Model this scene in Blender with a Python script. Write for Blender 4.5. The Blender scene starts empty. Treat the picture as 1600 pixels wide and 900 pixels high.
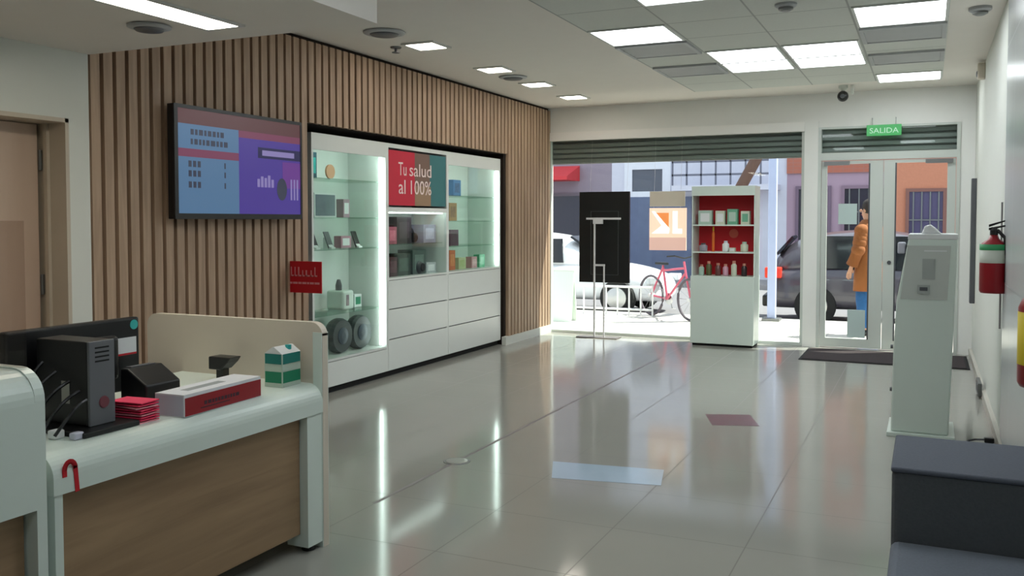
import bpy, bmesh, math, random
from mathutils import Vector, Matrix
random.seed(7)
S = bpy.context.scene
COL = S.collection
PI = math.pi

# ------------------------------------------------------------------ camera, sky, sun, exposure
cam_data = bpy.data.cameras.new('camera')
cam = bpy.data.objects.new('camera', cam_data)
COL.objects.link(cam)
cam.location = (0, 0, 1.5)
cam.rotation_euler = (PI / 2 - math.radians(2.2338), 0, math.radians(24.7328))
cam_data.sensor_width = 36.0
cam_data.lens = 1410.0 / 1600.0 * 36.0
cam_data.shift_y = -50.0 / 1600.0
cam_data.clip_start = 0.05
S.camera = cam

world = bpy.data.worlds.new('sky')
S.world = world
world.use_nodes = True
bg = world.node_tree.nodes['Background']
bg.inputs['Color'].default_value = (0.80, 0.86, 1.0, 1)
bg.inputs['Strength'].default_value = 1.7

sun_data = bpy.data.lights.new('sun', 'SUN')
sun_data.energy = 13.0
sun_data.angle = 0.01
sun_data.color = (1.0, 0.95, 0.86)
sun = bpy.data.objects.new('sun', sun_data)
COL.objects.link(sun)
sun.rotation_euler = Vector((-0.5, -0.30, -1.0)).to_track_quat('-Z', 'Y').to_euler()

S.view_settings.view_transform = 'Standard'
S.view_settings.look = 'None'
S.view_settings.exposure = 0.0
S.view_settings.gamma = 1.0
S.view_settings.use_curve_mapping = False
S.cycles.use_denoising = True
S.cycles.max_bounces = 10
S.cycles.transparent_max_bounces = 16
S.cycles.sample_clamp_indirect = 6.0

PANEL = 10.0      # strength of the ceiling panels
SPOT = 22.0       # downlights
STRIP = 16.0      # strip light over the counter
LED = 10.0        # led strips in the display cabinets, plus added fill strips at the top

# ------------------------------------------------------------------ materials
def lin(c):
    def f(v):
        v /= 255.0
        return v / 12.92 if v <= 0.04045 else ((v + 0.055) / 1.055) ** 2.4
    return (f(c[0]), f(c[1]), f(c[2]), 1.0)

def mat(name, rgb, rough=0.5, metal=0.0, var=0.05, scale=6.0, bump=0.0, spec=0.5, coat=0.0, rgb2=None):
    m = bpy.data.materials.new(name)
    m.use_nodes = True
    nt = m.node_tree
    p = nt.nodes['Principled BSDF']
    p.inputs['Roughness'].default_value = rough
    p.inputs['Metallic'].default_value = metal
    p.inputs['Specular IOR Level'].default_value = spec
    p.inputs['Coat Weight'].default_value = coat
    c = lin(rgb)
    c2 = lin(rgb2) if rgb2 else tuple(min(1, v * (1 - 2 * var)) for v in c[:3]) + (1,)
    tc = nt.nodes.new('ShaderNodeTexCoord')
    nz = nt.nodes.new('ShaderNodeTexNoise')
    nz.inputs['Scale'].default_value = scale
    nz.inputs['Detail'].default_value = 3
    nt.links.new(tc.outputs['Object'], nz.inputs['Vector'])
    mx = nt.nodes.new('ShaderNodeMix'); mx.data_type = 'RGBA'
    mx.inputs[6].default_value = c; mx.inputs[7].default_value = c2
    nt.links.new(nz.outputs['Fac'], mx.inputs[0])
    nt.links.new(mx.outputs[2], p.inputs['Base Color'])
    if bump:
        b = nt.nodes.new('ShaderNodeBump'); b.inputs['Strength'].default_value = bump
        b.inputs['Distance'].default_value = 0.01
        nt.links.new(nz.outputs['Fac'], b.inputs['Height'])
        nt.links.new(b.outputs['Normal'], p.inputs['Normal'])
    return m

def emat(name, rgb, strength, base=(20, 20, 20)):
    m = bpy.data.materials.new(name)
    m.use_nodes = True
    p = m.node_tree.nodes['Principled BSDF']
    p.inputs['Base Color'].default_value = lin(base)
    p.inputs['Roughness'].default_value = 0.3
    p.inputs['Emission Color'].default_value = lin(rgb)
    p.inputs['Emission Strength'].default_value = strength
    return m

def glassmat(name, tint=(245, 250, 248), refl=0.06):
    m = bpy.data.materials.new(name)
    m.use_nodes = True
    nt = m.node_tree
    nt.nodes.remove(nt.nodes['Principled BSDF'])
    out = nt.nodes['Material Output']
    tr = nt.nodes.new('ShaderNodeBsdfTransparent'); tr.inputs['Color'].default_value = lin(tint)
    gl = nt.nodes.new('ShaderNodeBsdfGlossy'); gl.inputs['Roughness'].default_value = 0.02
    fr = nt.nodes.new('ShaderNodeLayerWeight'); fr.inputs['Blend'].default_value = 0.5
    pw = nt.nodes.new('ShaderNodeMath'); pw.operation = 'POWER'; pw.inputs[1].default_value = 4.0
    mul = nt.nodes.new('ShaderNodeMath'); mul.operation = 'MULTIPLY_ADD'
    mul.inputs[1].default_value = 0.5; mul.inputs[2].default_value = refl * 0.3
    nt.links.new(fr.outputs['Facing'], pw.inputs[0])
    nt.links.new(pw.outputs[0], mul.inputs[0])
    mx = nt.nodes.new('ShaderNodeMixShader')
    nt.links.new(mul.outputs[0], mx.inputs[0])
    nt.links.new(tr.outputs[0], mx.inputs[1]); nt.links.new(gl.outputs[0], mx.inputs[2])
    nt.links.new(mx.outputs[0], out.inputs['Surface'])
    return m

def woodmat(name, a, b, rough=0.5, axis='Z', freq=3.0, detail=30.0):
    m = bpy.data.materials.new(name)
    m.use_nodes = True
    nt = m.node_tree
    p = nt.nodes['Principled BSDF']
    p.inputs['Roughness'].default_value = rough
    tc = nt.nodes.new('ShaderNodeTexCoord')
    mp = nt.nodes.new('ShaderNodeMapping')
    sc = {'X': (freq, detail, detail), 'Y': (detail, freq, detail), 'Z': (detail, detail, freq)}[axis]
    mp.inputs['Scale'].default_value = sc
    nz = nt.nodes.new('ShaderNodeTexNoise'); nz.inputs['Scale'].default_value = 1.0
    nz.inputs['Detail'].default_value = 5; nz.inputs['Distortion'].default_value = 0.6
    rp = nt.nodes.new('ShaderNodeValToRGB')
    rp.color_ramp.elements[0].position = 0.3; rp.color_ramp.elements[0].color = lin(a)
    rp.color_ramp.elements[1].position = 0.7; rp.color_ramp.elements[1].color = lin(b)
    nt.links.new(tc.outputs['Object'], mp.inputs['Vector'])
    nt.links.new(mp.outputs[0], nz.inputs['Vector'])
    nt.links.new(nz.outputs['Fac'], rp.inputs['Fac'])
    nt.links.new(rp.outputs[0], p.inputs['Base Color'])
    return m

def gridmat(name, rgb, line, px, py, x0, y0, w, rough, line_rough=0.6, noise=0.06, nscale=3.0, spec=0.5, a='X', b='Y'):
    """flat colour with a grid of thin lines in object space (floor tiles, wall panels, bricks)"""
    m = bpy.data.materials.new(name)
    m.use_nodes = True
    nt = m.node_tree
    N = nt.nodes.new; L = nt.links.new
    p = nt.nodes['Principled BSDF']
    p.inputs['Specular IOR Level'].default_value = spec
    tc = N('ShaderNodeTexCoord'); sp = N('ShaderNodeSeparateXYZ')
    L(tc.outputs['Object'], sp.inputs[0])
    def ln(ax, o, pitch):
        s = N('ShaderNodeMath'); s.operation = 'SUBTRACT'; L(sp.outputs[ax], s.inputs[0]); s.inputs[1].default_value = o
        f = N('ShaderNodeMath'); f.operation = 'FLOORED_MODULO'; L(s.outputs[0], f.inputs[0]); f.inputs[1].default_value = pitch
        g = N('ShaderNodeMath'); g.operation = 'LESS_THAN'; L(f.outputs[0], g.inputs[0]); g.inputs[1].default_value = w
        return g
    g1 = ln(a, x0, px); g2 = ln(b, y0, py)
    mx = N('ShaderNodeMath'); mx.operation = 'MAXIMUM'; L(g1.outputs[0], mx.inputs[0]); L(g2.outputs[0], mx.inputs[1])
    nz = N('ShaderNodeTexNoise'); nz.inputs['Scale'].default_value = nscale; nz.inputs['Detail'].default_value = 4
    L(tc.outputs['Object'], nz.inputs['Vector'])
    c = lin(rgb)
    m1 = N('ShaderNodeMix'); m1.data_type = 'RGBA'
    m1.inputs[6].default_value = c; m1.inputs[7].default_value = tuple(v * (1 - 2 * noise) for v in c[:3]) + (1,)
    L(nz.outputs['Fac'], m1.inputs[0])
    m2 = N('ShaderNodeMix'); m2.data_type = 'RGBA'
    L(mx.outputs[0], m2.inputs[0]); L(m1.outputs[2], m2.inputs[6]); m2.inputs[7].default_value = lin(line)
    L(m2.outputs[2], p.inputs['Base Color'])
    m3 = N('ShaderNodeMix'); m3.data_type = 'FLOAT'
    L(mx.outputs[0], m3.inputs[0]); m3.inputs[2].default_value = rough; m3.inputs[3].default_value = line_rough
    L(m3.outputs[0], p.inputs['Roughness'])
    return m

WHITE = mat('white paint', (214, 216, 208), 0.6, var=0.02)
CEIL = mat('ceiling plaster', (232, 226, 219), 0.8, var=0.02)
WARMWALL = mat('warm white wall paint', (218, 220, 213), 0.7, var=0.02)
TILE = gridmat('ceiling tiles', (214, 216, 210), (160, 162, 158), 0.65, 0.615, -2.485, 0.0, 0.014, 0.85, nscale=60, noise=0.05)
FLOOR = gridmat('polished porcelain tiles', (159, 158, 151), (114, 111, 106), 0.635, 0.635, -2.647, 0.35, 0.006, 0.1, noise=0.05, nscale=1.6, spec=0.33)
CLAD = gridmat('glossy wall cladding', (212, 218, 218), (170, 176, 176), 1.2, 1.5, 0.0, -0.4, 0.006, 0.25, noise=0.02, a='Y', b='Z')
SLAT = woodmat('pale oak slats', (154, 128, 106), (184, 157, 132), 0.55, 'Z', 1.5, 22)
GAP = mat('dark slat backing', (34, 22, 14), 0.95)
OAK = woodmat('oak laminate', (136, 110, 82), (164, 136, 104), 0.45, 'Y', 1.2, 16)
BLACK = mat('black plastic', (16, 16, 18), 0.35)
BLACKM = mat('matt black', (12, 12, 13), 0.8)
DGREY = mat('dark grey plastic', (84, 86, 90), 0.45)
MGREY = mat('mid grey metal', (128, 130, 130), 0.4, 0.6)
STEEL = mat('brushed steel', (190, 190, 190), 0.3, 1.0)
LAM = mat('white laminate', (216, 228, 220), 0.28, var=0.015)
CREAM = mat('cream laminate', (214, 204, 188), 0.4, var=0.02)
CAB = mat('white cabinet lacquer', (224, 228, 224), 0.25, var=0.015)
RED = mat('signal red', (196, 16, 34), 0.4)
DRED = mat('dark red', (150, 10, 28), 0.35)
GREEN = mat('carton green', (10, 128, 92), 0.5)
PINK = mat('pink paper', (236, 58, 98), 0.7)
PAPER = mat('white paper', (226, 228, 228), 0.8)
LILAC = mat('pale lilac card', (198, 198, 212), 0.7)
TEAL = mat('teal sticker', (50, 180, 175), 0.5)
FABRIC = mat('grey blue upholstery', (96, 102, 114), 0.85, var=0.12, scale=120, bump=0.15)
FABRICD = mat('charcoal upholstery', (90, 94, 98), 0.9, var=0.12, scale=120, bump=0.15)
GLASS = glassmat('window glass')
CABGLASS = glassmat('cabinet glass', (247, 251, 249), 0.05)
ACRYL = glassmat('smoky acrylic', (242, 238, 236), 0.05)
ALU = mat('white aluminium frame', (206, 212, 206), 0.35, var=0.02)
SHUT = mat('roller shutter steel', (150, 152, 150), 0.45, 0.25)
MATM = mat('doormat', (52, 42, 44), 0.95, scale=80, bump=0.4)
BEIGE = woodmat('beige door laminate', (196, 170, 150), (206, 182, 162), 0.5, 'Z', 0.6, 6)
FRAMEW = mat('door frame', (196, 184, 166), 0.5)
YELLOW = mat('yellow label', (220, 196, 40), 0.6)
ORANGE = mat('orange', (226, 112, 34), 0.5)

# ------------------------------------------------------------------ mesh helpers
def box(bm, x0, x1, y0, y1, z0, z1):
    v = [bm.verts.new((x, y, z)) for x in (x0, x1) for y in (y0, y1) for z in (z0, z1)]
    for f in ((0, 1, 3, 2), (4, 6, 7, 5), (0, 4, 5, 1), (2, 3, 7, 6), (0, 2, 6, 4), (1, 5, 7, 3)):
        bm.faces.new([v[i] for i in f])
    return bm

def bx(*a):
    return box(bmesh.new(), *a)

def prism(bm, pts, axis, a0, a1):
    """closed polygon extruded along an axis; pts are the two other coordinates in xyz order"""
    def mk(p, a):
        return {'X': (a, p[0], p[1]), 'Y': (p[0], a, p[1]), 'Z': (p[0], p[1], a)}[axis]
    A = [bm.verts.new(mk(p, a0)) for p in pts]
    B = [bm.verts.new(mk(p, a1)) for p in pts]
    bm.faces.new(A); bm.faces.new(B[::-1])
    n = len(pts)
    for i in range(n):
        bm.faces.new((A[i], B[i], B[(i + 1) % n], A[(i + 1) % n]))
    bmesh.ops.recalc_face_normals(bm, faces=bm.faces[:])
    return bm

def lathe(bm, prof, c=(0, 0, 0), n=24, axis='Z'):
    rings = []
    for r, h in prof:
        ring = []
        for i in range(n):
            t = 2 * PI * i / n
            p = (r * math.cos(t), r * math.sin(t), h)
            if axis == 'X': p = (h, p[0], p[1])
            if axis == 'Y': p = (p[0], h, p[1])
            ring.append(bm.verts.new((c[0] + p[0], c[1] + p[1], c[2] + p[2])))
        rings.append(ring)
    for a, b in zip(rings, rings[1:]):
        for i in range(n):
            bm.faces.new((a[i], a[(i + 1) % n], b[(i + 1) % n], b[i]))
    bm.faces.new(rings[0][::-1]); bm.faces.new(rings[-1])
    bmesh.ops.recalc_face_normals(bm, faces=bm.faces[:])
    return bm

def tube(bm, pts, r, n=8, closed=False):
    pts = [Vector(p) for p in pts]
    rings = []
    m = len(pts)
    for i, p in enumerate(pts):
        if closed:
            d = pts[(i + 1) % m] - pts[i - 1]
        else:
            d = pts[min(i + 1, m - 1)] - pts[max(i - 1, 0)]
        d.normalize()
        up = Vector((0, 0, 1)) if abs(d.z) < 0.95 else Vector((1, 0, 0))
        a = d.cross(up).normalized(); b = d.cross(a).normalized()
        rings.append([bm.verts.new(p + r * (a * math.cos(2 * PI * k / n) + b * math.sin(2 * PI * k / n))) for k in range(n)])
    prs = list(zip(rings, rings[1:])) + ([(rings[-1], rings[0])] if closed else [])
    for A, B in prs:
        for k in range(n):
            bm.faces.new((A[k], A[(k + 1) % n], B[(k + 1) % n], B[k]))
    if not closed:
        bm.faces.new(rings[0][::-1]); bm.faces.new(rings[-1])
    bmesh.ops.recalc_face_normals(bm, faces=bm.faces[:])
    return bm

def ball(bm, c, r, sx=1, sy=1, sz=1, seg=16):
    r0 = bmesh.ops.create_uvsphere(bm, u_segments=seg, v_segments=seg // 2 + 2, radius=r)
    for v in r0['verts']:
        v.co = Vector((v.co.x * sx + c[0], v.co.y * sy + c[1], v.co.z * sz + c[2]))
    return bm

def worldloc(o):
    v = Vector((0, 0, 0))
    while o:
        v += o.location; o = o.parent
    return v

def obj(name, bm, m, parent=None, local=False, bevel=0, smooth=False, kind=None):
    """one mesh object. Coordinates are world coordinates unless local; the origin goes to the base centre"""
    me = bpy.data.meshes.new(name)
    off = None
    if not local:
        if parent is not None:
            off = worldloc(parent)
        bm.verts.ensure_lookup_table()
        xs = [v.co.x for v in bm.verts]; ys = [v.co.y for v in bm.verts]; zs = [v.co.z for v in bm.verts]
        base = Vector(((min(xs) + max(xs)) / 2, (min(ys) + max(ys)) / 2, min(zs)))
        for v in bm.verts: v.co -= base
    if smooth:
        for f in bm.faces: f.smooth = True
    bm.to_mesh(me); bm.free()
    for mm in (m if isinstance(m, (list, tuple)) else [m]): me.materials.append(mm)
    o = bpy.data.objects.new(name, me)
    COL.objects.link(o)
    if parent is not None: o.parent = parent
    if not local: o.location = base - (off if off is not None else Vector((0, 0, 0)))
    if bevel:
        md = o.modifiers.new('bevel', 'BEVEL'); md.width = bevel; md.segments = 3; md.limit_method = 'ANGLE'
        md.angle_limit = math.radians(40)
        md.harden_normals = False
    if kind: o['kind'] = kind
    return o

def wobj(name, bm, m, kind='structure'):
    """setting object with its origin at the world origin, so object coordinates are world coordinates"""
    o = obj(name, bm, m, None, local=True)
    o['kind'] = kind
    return o

def tag(o, label, cat, group=None):
    o['label'] = label; o['category'] = cat
    if group: o['group'] = group
    return o

def thing(name, label, cat, loc, rz=0.0, group=None):
    o = bpy.data.objects.new(name, None)
    o.empty_display_size = 0.1
    COL.objects.link(o)
    o.location = loc; o.rotation_euler = (0, 0, rz)
    return tag(o, label, cat, group)

def dup(o, loc, label, group=None):
    r = o.copy(); COL.objects.link(r); r.location = loc; r['label'] = label
    if group: r['group'] = group
    for ch in list(o.children):
        c = ch.copy(); COL.objects.link(c); c.parent = r
        for g in list(ch.children):
            d = g.copy(); COL.objects.link(d); d.parent = c
    return r

def multi(parts):
    """join [(bmesh, slot)] into one bmesh with material slots"""
    out = bmesh.new()
    for bm, slot in parts:
        for f in bm.faces: f.material_index = slot
        me = bpy.data.meshes.new('tmp'); bm.to_mesh(me); bm.free()
        out.from_mesh(me); bpy.data.meshes.remove(me)
    return out

def text_bm(s, size, origin, right, up, depth=0.001, width=None):
    cu = bpy.data.curves.new('tmp', 'FONT'); cu.body = s; cu.size = size; cu.extrude = depth
    cu.align_x = 'LEFT'; cu.resolution_u = 3
    o = bpy.data.objects.new('tmp', cu); COL.objects.link(o)
    dg = bpy.context.evaluated_depsgraph_get()
    me = bpy.data.meshes.new_from_object(o.evaluated_get(dg))
    bpy.data.objects.remove(o); bpy.data.curves.remove(cu)
    bm = bmesh.new(); bm.from_mesh(me); bpy.data.meshes.remove(me)
    right = Vector(right).normalized(); up = Vector(up).normalized(); n = right.cross(up)
    w = max(v.co.x for v in bm.verts)
    k = (width / w) if width else 1.0
    for v in bm.verts:
        v.co = Vector(origin) + right * v.co.x * k + up * v.co.y + n * v.co.z
    return bm

def skin_bm(verts, edges, radii, root=0, sub=2):
    me = bpy.data.meshes.new('tmp'); me.from_pydata(verts, edges, [])
    o = bpy.data.objects.new('tmp', me); COL.objects.link(o)
    o.modifiers.new('skin', 'SKIN')
    for i, r in enumerate(radii):
        rr = r if isinstance(r, tuple) else (r, r)
        me.skin_vertices[0].data[i].radius = rr
    me.skin_vertices[0].data[root].use_root = True
    sb = o.modifiers.new('sub', 'SUBSURF'); sb.levels = sub; sb.render_levels = sub
    dg = bpy.context.evaluated_depsgraph_get()
    m2 = bpy.data.meshes.new_from_object(o.evaluated_get(dg))
    bpy.data.objects.remove(o); bpy.data.meshes.remove(me)
    bm = bmesh.new(); bm.from_mesh(m2); bpy.data.meshes.remove(m2)
    return bm

def loft(bm, rings, cap=True):
    R = [[bm.verts.new(p) for p in r] for r in rings]
    n = len(R[0])
    for A, B in zip(R, R[1:]):
        for k in range(n):
            bm.faces.new((A[k], A[(k + 1) % n], B[(k + 1) % n], B[k]))
    if cap:
        bm.faces.new(R[0][::-1]); bm.faces.new(R[-1])
    bmesh.ops.recalc_face_normals(bm, faces=bm.faces[:])
    return bm

# ------------------------------------------------------------------ the room
XL, XR, YF, YB, ZC = -4.65, 0.465, 11.25, -2.6, 3.0
wobj('floor', bx(-5.4, XR + 0.2, YB - 0.1, YF + 0.16, -0.1, 0.0), FLOOR)
wobj('floor', bx(-2.66, -2.635, 4.0, 9.4, -0.02, 0.0006), mat('dark expansion joint', (120, 112, 112), 0.4))

bm = bx(-5.4, XR + 0.2, YB - 0.1, YF + 0.3, ZC, ZC + 0.12)
ceil = wobj('ceiling', bm, CEIL)
bm = bx(-2.485, 0.115, 0.0, 10.455, ZC - 0.006, ZC + 0.02)
wobj('ceiling', bm, TILE)
# dropped soffit over the service counters
wobj('trim_1', bx(-4.605, -2.555, YB, 3.91, 2.5, ZC), CEIL)

# left wall: white part with doorway, slatted part with cabinet recess, outer slab added against light leaks
bm = bmesh.new()
box(bm, -4.86, -4.605, YB, 2.72, 0, 2.6)
box(bm, -4.86, -4.605, 3.75, 3.90, 0, 2.6)
box(bm, -4.86, -4.605, 2.72, 3.75, 2.1, 2.6)
box(bm, -5.35, -5.25, YB - 0.1, YF + 0.2, 0, 3.02)  # unseen slab, added to stop light leaking in
wall_left = wobj('wall_left', bm, WARMWALL)
bm = bmesh.new()
for (y0, y1, z0, z1) in ((3.90, 6.06, 0, 3.0), (9.85, YF, 0, 3.0), (6.06, 9.85, 2.30, 3.0)):
    box(bm, -4.80, -4.65, y0, y1, z0, z1)
box(bm, -5.24, -5.2, 5.9, 10.2, 0, 3.0)  # unseen slab behind the recess, added against stray light
box(bm, -5.2, -4.80, 6.02, 6.06, 0, 2.34); box(bm, -5.2, -4.80, 9.85, 9.89, 0, 2.34)
box(bm, -5.2, -4.80, 6.02, 9.89, 2.30, 2.34)
wb = obj('slat_backing', bm, GAP, wall_left, local=True)
bm = bmesh.new()
y = 3.92
while y < 11.2:
    z0 = 2.305 if 6.0 < y < 9.845 else (0.1 if y > 9.7 else 0.0)
    if y + 0.064 > 11.25: break
    box(bm, -4.65, -4.61, y, y + 0.067, z0, 2.965)
    y += 0.0966
obj('wood_slats', bm, SLAT, wall_left, local=True)
wobj('baseboard_left', bx(-4.65, -4.595, 9.80, YF, 0, 0.1), WHITE)

# door in the left wall
d1 = wobj('door_1', bx(-4.855, -4.81, 2.75, 3.705, 0.01, 2.07), BEIGE)
bm = bmesh.new()
box(bm, -4.86, -4.595, 3.725, 3.75, 0, 2.1); box(bm, -4.86, -4.595, 2.72, 2.745, 0, 2.1); box(bm, -4.86, -4.595, 2.72, 3.75, 2.075, 2.1)
box(bm, -4.76, -4.73, 3.705, 3.726, 0, 2.08)
obj('door_frame', bm, FRAMEW, d1, local=True)
for hz in (0.35, 1.12, 1.86):
    obj('hinge', lathe(bmesh.new(), [(0.011, -0.06), (0.011, 0.06)], (-4.80, 3.716, hz), 10), MGREY, d1)
obj('door_handle', tube(bmesh.new(), [(-4.81, 2.84, 1.02), (-4.765, 2.84, 1.02), (-4.76, 2.86, 1.02), (-4.76, 2.96, 1.02)], 0.01), STEEL, d1)

# right wall
wobj('wall_right', bx(XR, XR + 0.2, YB, YF + 0.2, 0, ZC), WARMWALL)
wobj('trim_2', bx(XR - 0.02, XR, YB, 6.6, 0.1, ZC), CLAD)
wobj('baseboard_right', bx(XR - 0.03, XR, YB, YF, 0, 0.075), mat('pale baseboard', (196, 192, 182), 0.3))
wobj('wall_back', bx(-5.4, XR + 0.2, YB - 0.1, YB, 0, ZC), WARMWALL)

# front wall
bm = bmesh.new()
box(bm, -5.4, XR, YF, YF + 0.16, 2.67, ZC)
box(bm, -5.4, -4.64, YF, YF + 0.16, 0, 2.67)
box(bm, -1.345, -1.19, YF - 0.04, YF + 0.16, 0, 2.67)
box(bm, 0.315, XR, YF, YF + 0.16, 0, 2.67)
box(bm, -1.19, 0.315, YF, YF + 0.16, 2.60, 2.67)
wf = wobj('wall_front', bm, mat('front wall paint', (242, 242, 238), 0.6, var=0.02))
wobj('trim_3', bx(-4.60, -1.345, YF - 0.06, YF + 0.02, 2.56, 2.67), mat('bright white trim', (248, 246, 242), 0.4, var=0.01))

# shop window
bm = bmesh.new()
box(bm, -4.64, -1.345, YF + 0.0, YF + 0.06, 0.0, 0.035)
box(bm, -4.64, -4.605, YF, YF + 0.06, 0.035, 2.60)
box(bm, -1.38, -1.345, YF, YF + 0.06, 0.035, 2.60)
w1 = wobj('window_1', bm, ALU)
obj('window_pane', bx(-4.605, -1.38, YF + 0.025, YF + 0.035, 0.035, 2.60), GLASS, w1, local=True)
bm = bmesh.new()
for k in range(5):
    z = 2.27 + k * 0.066
    prism(bm, [(YF + 0.08, z), (YF + 0.105, z + 0.01), (YF + 0.105, z + 0.05), (YF + 0.08, z + 0.058), (YF + 0.12, z + 0.058), (YF + 0.12, z)], 'X', -4.64, -1.345)
box(bm, -4.64, -1.345, YF + 0.12, YF + 0.16, 2.26, 2.67)
obj('roller_shutter', bm, SHUT, w1, local=True)

# entrance doors and transom
bm = bmesh.new()
box(bm, -1.19, -1.155, YF - 0.02, YF + 0.08, 0, 2.6)
box(bm, 0.28, 0.315, YF - 0.02, YF + 0.08, 0, 2.6)
box(bm, -1.155, 0.28, YF - 0.02, YF + 0.08, 2.21, 2.295)
box(bm, -1.155, 0.28, YF - 0.02, YF + 0.08, 2.575, 2.6)
d2 = wobj('door_2', bm, ALU)
obj('transom_pane', bx(-1.155, 0.28, YF + 0.02, YF + 0.03, 2.295, 2.575), GLASS, d2, local=True)
bm = bmesh.new()
for k in range(4):
    z = 2.31 + k * 0.068
    prism(bm, [(YF + 0.09, z), (YF + 0.12, z + 0.01), (YF + 0.12, z + 0.05), (YF + 0.09, z + 0.06), (YF + 0.13, z + 0.06), (YF + 0.13, z)], 'X', -1.19, 0.315)
box(bm, -1.19, 0.315, YF + 0.13, YF + 0.16, 2.29, 2.67)
obj('roller_shutter', bm, SHUT, d2, local=True)
for (x0, x1, gl0, gl1, side) in ((-1.15, -0.475, -1.09, -0.62, 1), (-0.47, 0.275, -0.345, 0.19, -1)):
    bm = bmesh.new()
    box(bm, x0, gl0, YF, YF + 0.05, 0.01, 2.2); box(bm, gl1, x1, YF, YF + 0.05, 0.01, 2.2)
    box(bm, gl0, gl1, YF, YF + 0.05, 0.01, 0.115); box(bm, gl0, gl1, YF, YF + 0.05, 2.165, 2.2)
    leaf = obj('door_leaf', bm, ALU, d2, local=True)
    obj('glass_pane', bx(gl0, gl1, YF + 0.02, YF + 0.03, 0.115, 2.165), GLASS, leaf, local=True)
    bm = bmesh.new()
    box(bm, gl0 - 0.004, gl0 + 0.012, YF - 0.003, YF + 0.01, 0.115, 2.165) if side < 0 else box(bm, gl1 - 0.012, gl1 + 0.004, YF - 0.003, YF + 0.01, 0.115, 2.165)
    obj('rubber_seal', bm, DGREY, leaf, local=True)
    cx = (x0 + 0.17) if side > 0 else (x1 - 0.17)
    obj('door_closer', bx(cx - 0.14, cx + 0.14, YF - 0.045, YF, 2.15, 2.195), MGREY, leaf, local=True)
obj('door_lock', lathe(bmesh.new(), [(0.022, -0.012), (0.022, 0.0)], (-0.40, YF, 1.02), 16, 'Y'), DGREY, d2, local=True)

# ------------------------------------------------------------------ outside: street, buildings
ASPH = mat('asphalt', (120, 118, 122), 0.9, var=0.1, scale=40)
PAVE = gridmat('pavement slabs', (205, 200, 192), (160, 156, 150), 0.4, 0.4, 0, 0, 0.012, 0.9, nscale=5)
wobj('pavement', bx(-14, 8, YF + 0.16, 14.3, -0.12, -0.02), PAVE)
wobj('kerb', bx(-14, 8, 14.3, 14.45, -0.16, -0.02), mat('kerb stone', (170, 168, 165), 0.9))
wobj('street', bx(-24, 16, 14.45, 22.0, -0.25, -0.15), ASPH)
wobj('pavement', bx(-24, 16, 22.0, 24.3, -0.2, -0.03), mat('far pavement', (150, 146, 148), 0.9))

def opening(root, x0, x1, z0, z1, Y, frame, pane, bars=0, name='window', fw=0.08):
    bm = bmesh.new()
    box(bm, x0 - fw, x0, Y - 0.06, Y + 0.05, z0 - fw, z1 + fw); box(bm, x1, x1 + fw, Y - 0.06, Y + 0.05, z0 - fw, z1 + fw)
    box(bm, x0, x1, Y - 0.06, Y + 0.05, z1, z1 + fw); box(bm, x0, x1, Y - 0.06, Y + 0.05, z0 - fw, z0)
    w = obj(name, bm, frame, root)
    obj('pane', bx(x0, x1, Y - 0.015, Y + 0.03, z0, z1), pane, w)
    if bars:
        bm = bmesh.new()
        for k in range(bars):
            x = x0 + (k + 0.5) * (x1 - x0) / bars
            box(bm, x - 0.015, x + 0.015, Y - 0.05, Y - 0.02, z0, z1)
        for q in (0.33, 0.66):
            box(bm, x0, x1, Y - 0.055, Y - 0.045, z0 + (z1 - z0) * q - 0.015, z0 + (z1 - z0) * q + 0.015)
        obj('window_bars', bm, MGREY, w)
DARKPANE = mat('dark window pane', (50, 48, 62), 0.15)
bA = thing('building', 'mauve grey shopfront building with a red awning, left of the white house', 'building', (-13, 26, -0.05))
obj('wall', bx(-22, -8.0, 24, 27, -0.05, 6.5), mat('mauve render', (150, 138, 150), 0.9), bA)
bm = bmesh.new(); prism(bm, [(24.0, 3.05), (23.0, 2.72), (23.0, 2.62), (24.0, 2.62)], 'X', -11.0, -8.95)
obj('awning', bm, mat('awning red', (214, 60, 66), 0.7), bA)
opening(bA, -10.4, -8.6, 0.4, 2.2, 24, mat('shop frame', (110, 100, 110), 0.6), DARKPANE, 0, 'shop_window')
opening(bA, -13.4, -11.4, 0.4, 2.2, 24, mat('shop frame dark', (100, 92, 104), 0.6), DARKPANE, 0, 'shop_window')
bB = thing('building', 'white house with a dark window and an iron balcony rail across the street', 'building', (-5.8, 26, -0.05))
WHW = mat('white house render', (214, 214, 226), 0.9)
obj('wall', bx(-8.0, -3.3, 24, 27, -0.05, 6.5), WHW, bB)
opening(bB, -7.4, -6.55, 2.3, 2.9, 24, mat('white stone surround', (228, 230, 238), 0.8), mat('grey blue pane', (88, 92, 104), 0.3), 0, 'window', 0.22)
opening(bB, -5.6, -4.6, 0.5, 2.1, 24, mat('white timber surround', (220, 222, 232), 0.8), DARKPANE)
obj('garage_door', bx(-7.5, -5.75, 23.93, 24.0, -0.05, 2.15), mat('slate blue garage door', (104, 116, 146), 0.6, scale=4, var=0.15), bB)
obj('balcony', bx(-6.1, -3.45, 23.2, 24, 2.28, 2.42), WHW, bB)
bm = bmesh.new()
for z in (2.66, 3.0): box(bm, -6.1, -3.45, 23.2, 23.25, z, z + 0.05)
for k in range(8): box(bm, -6.1 + k * 0.375, -6.06 + k * 0.375, 23.2, 23.24, 2.42, 3.05)
obj('balcony_rail', bm, mat('rail grey', (110, 112, 128), 0.6), bB)
bC = thing('building', 'brick red building with barred dark windows across the street', 'building', (1, 26, -0.05))
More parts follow.
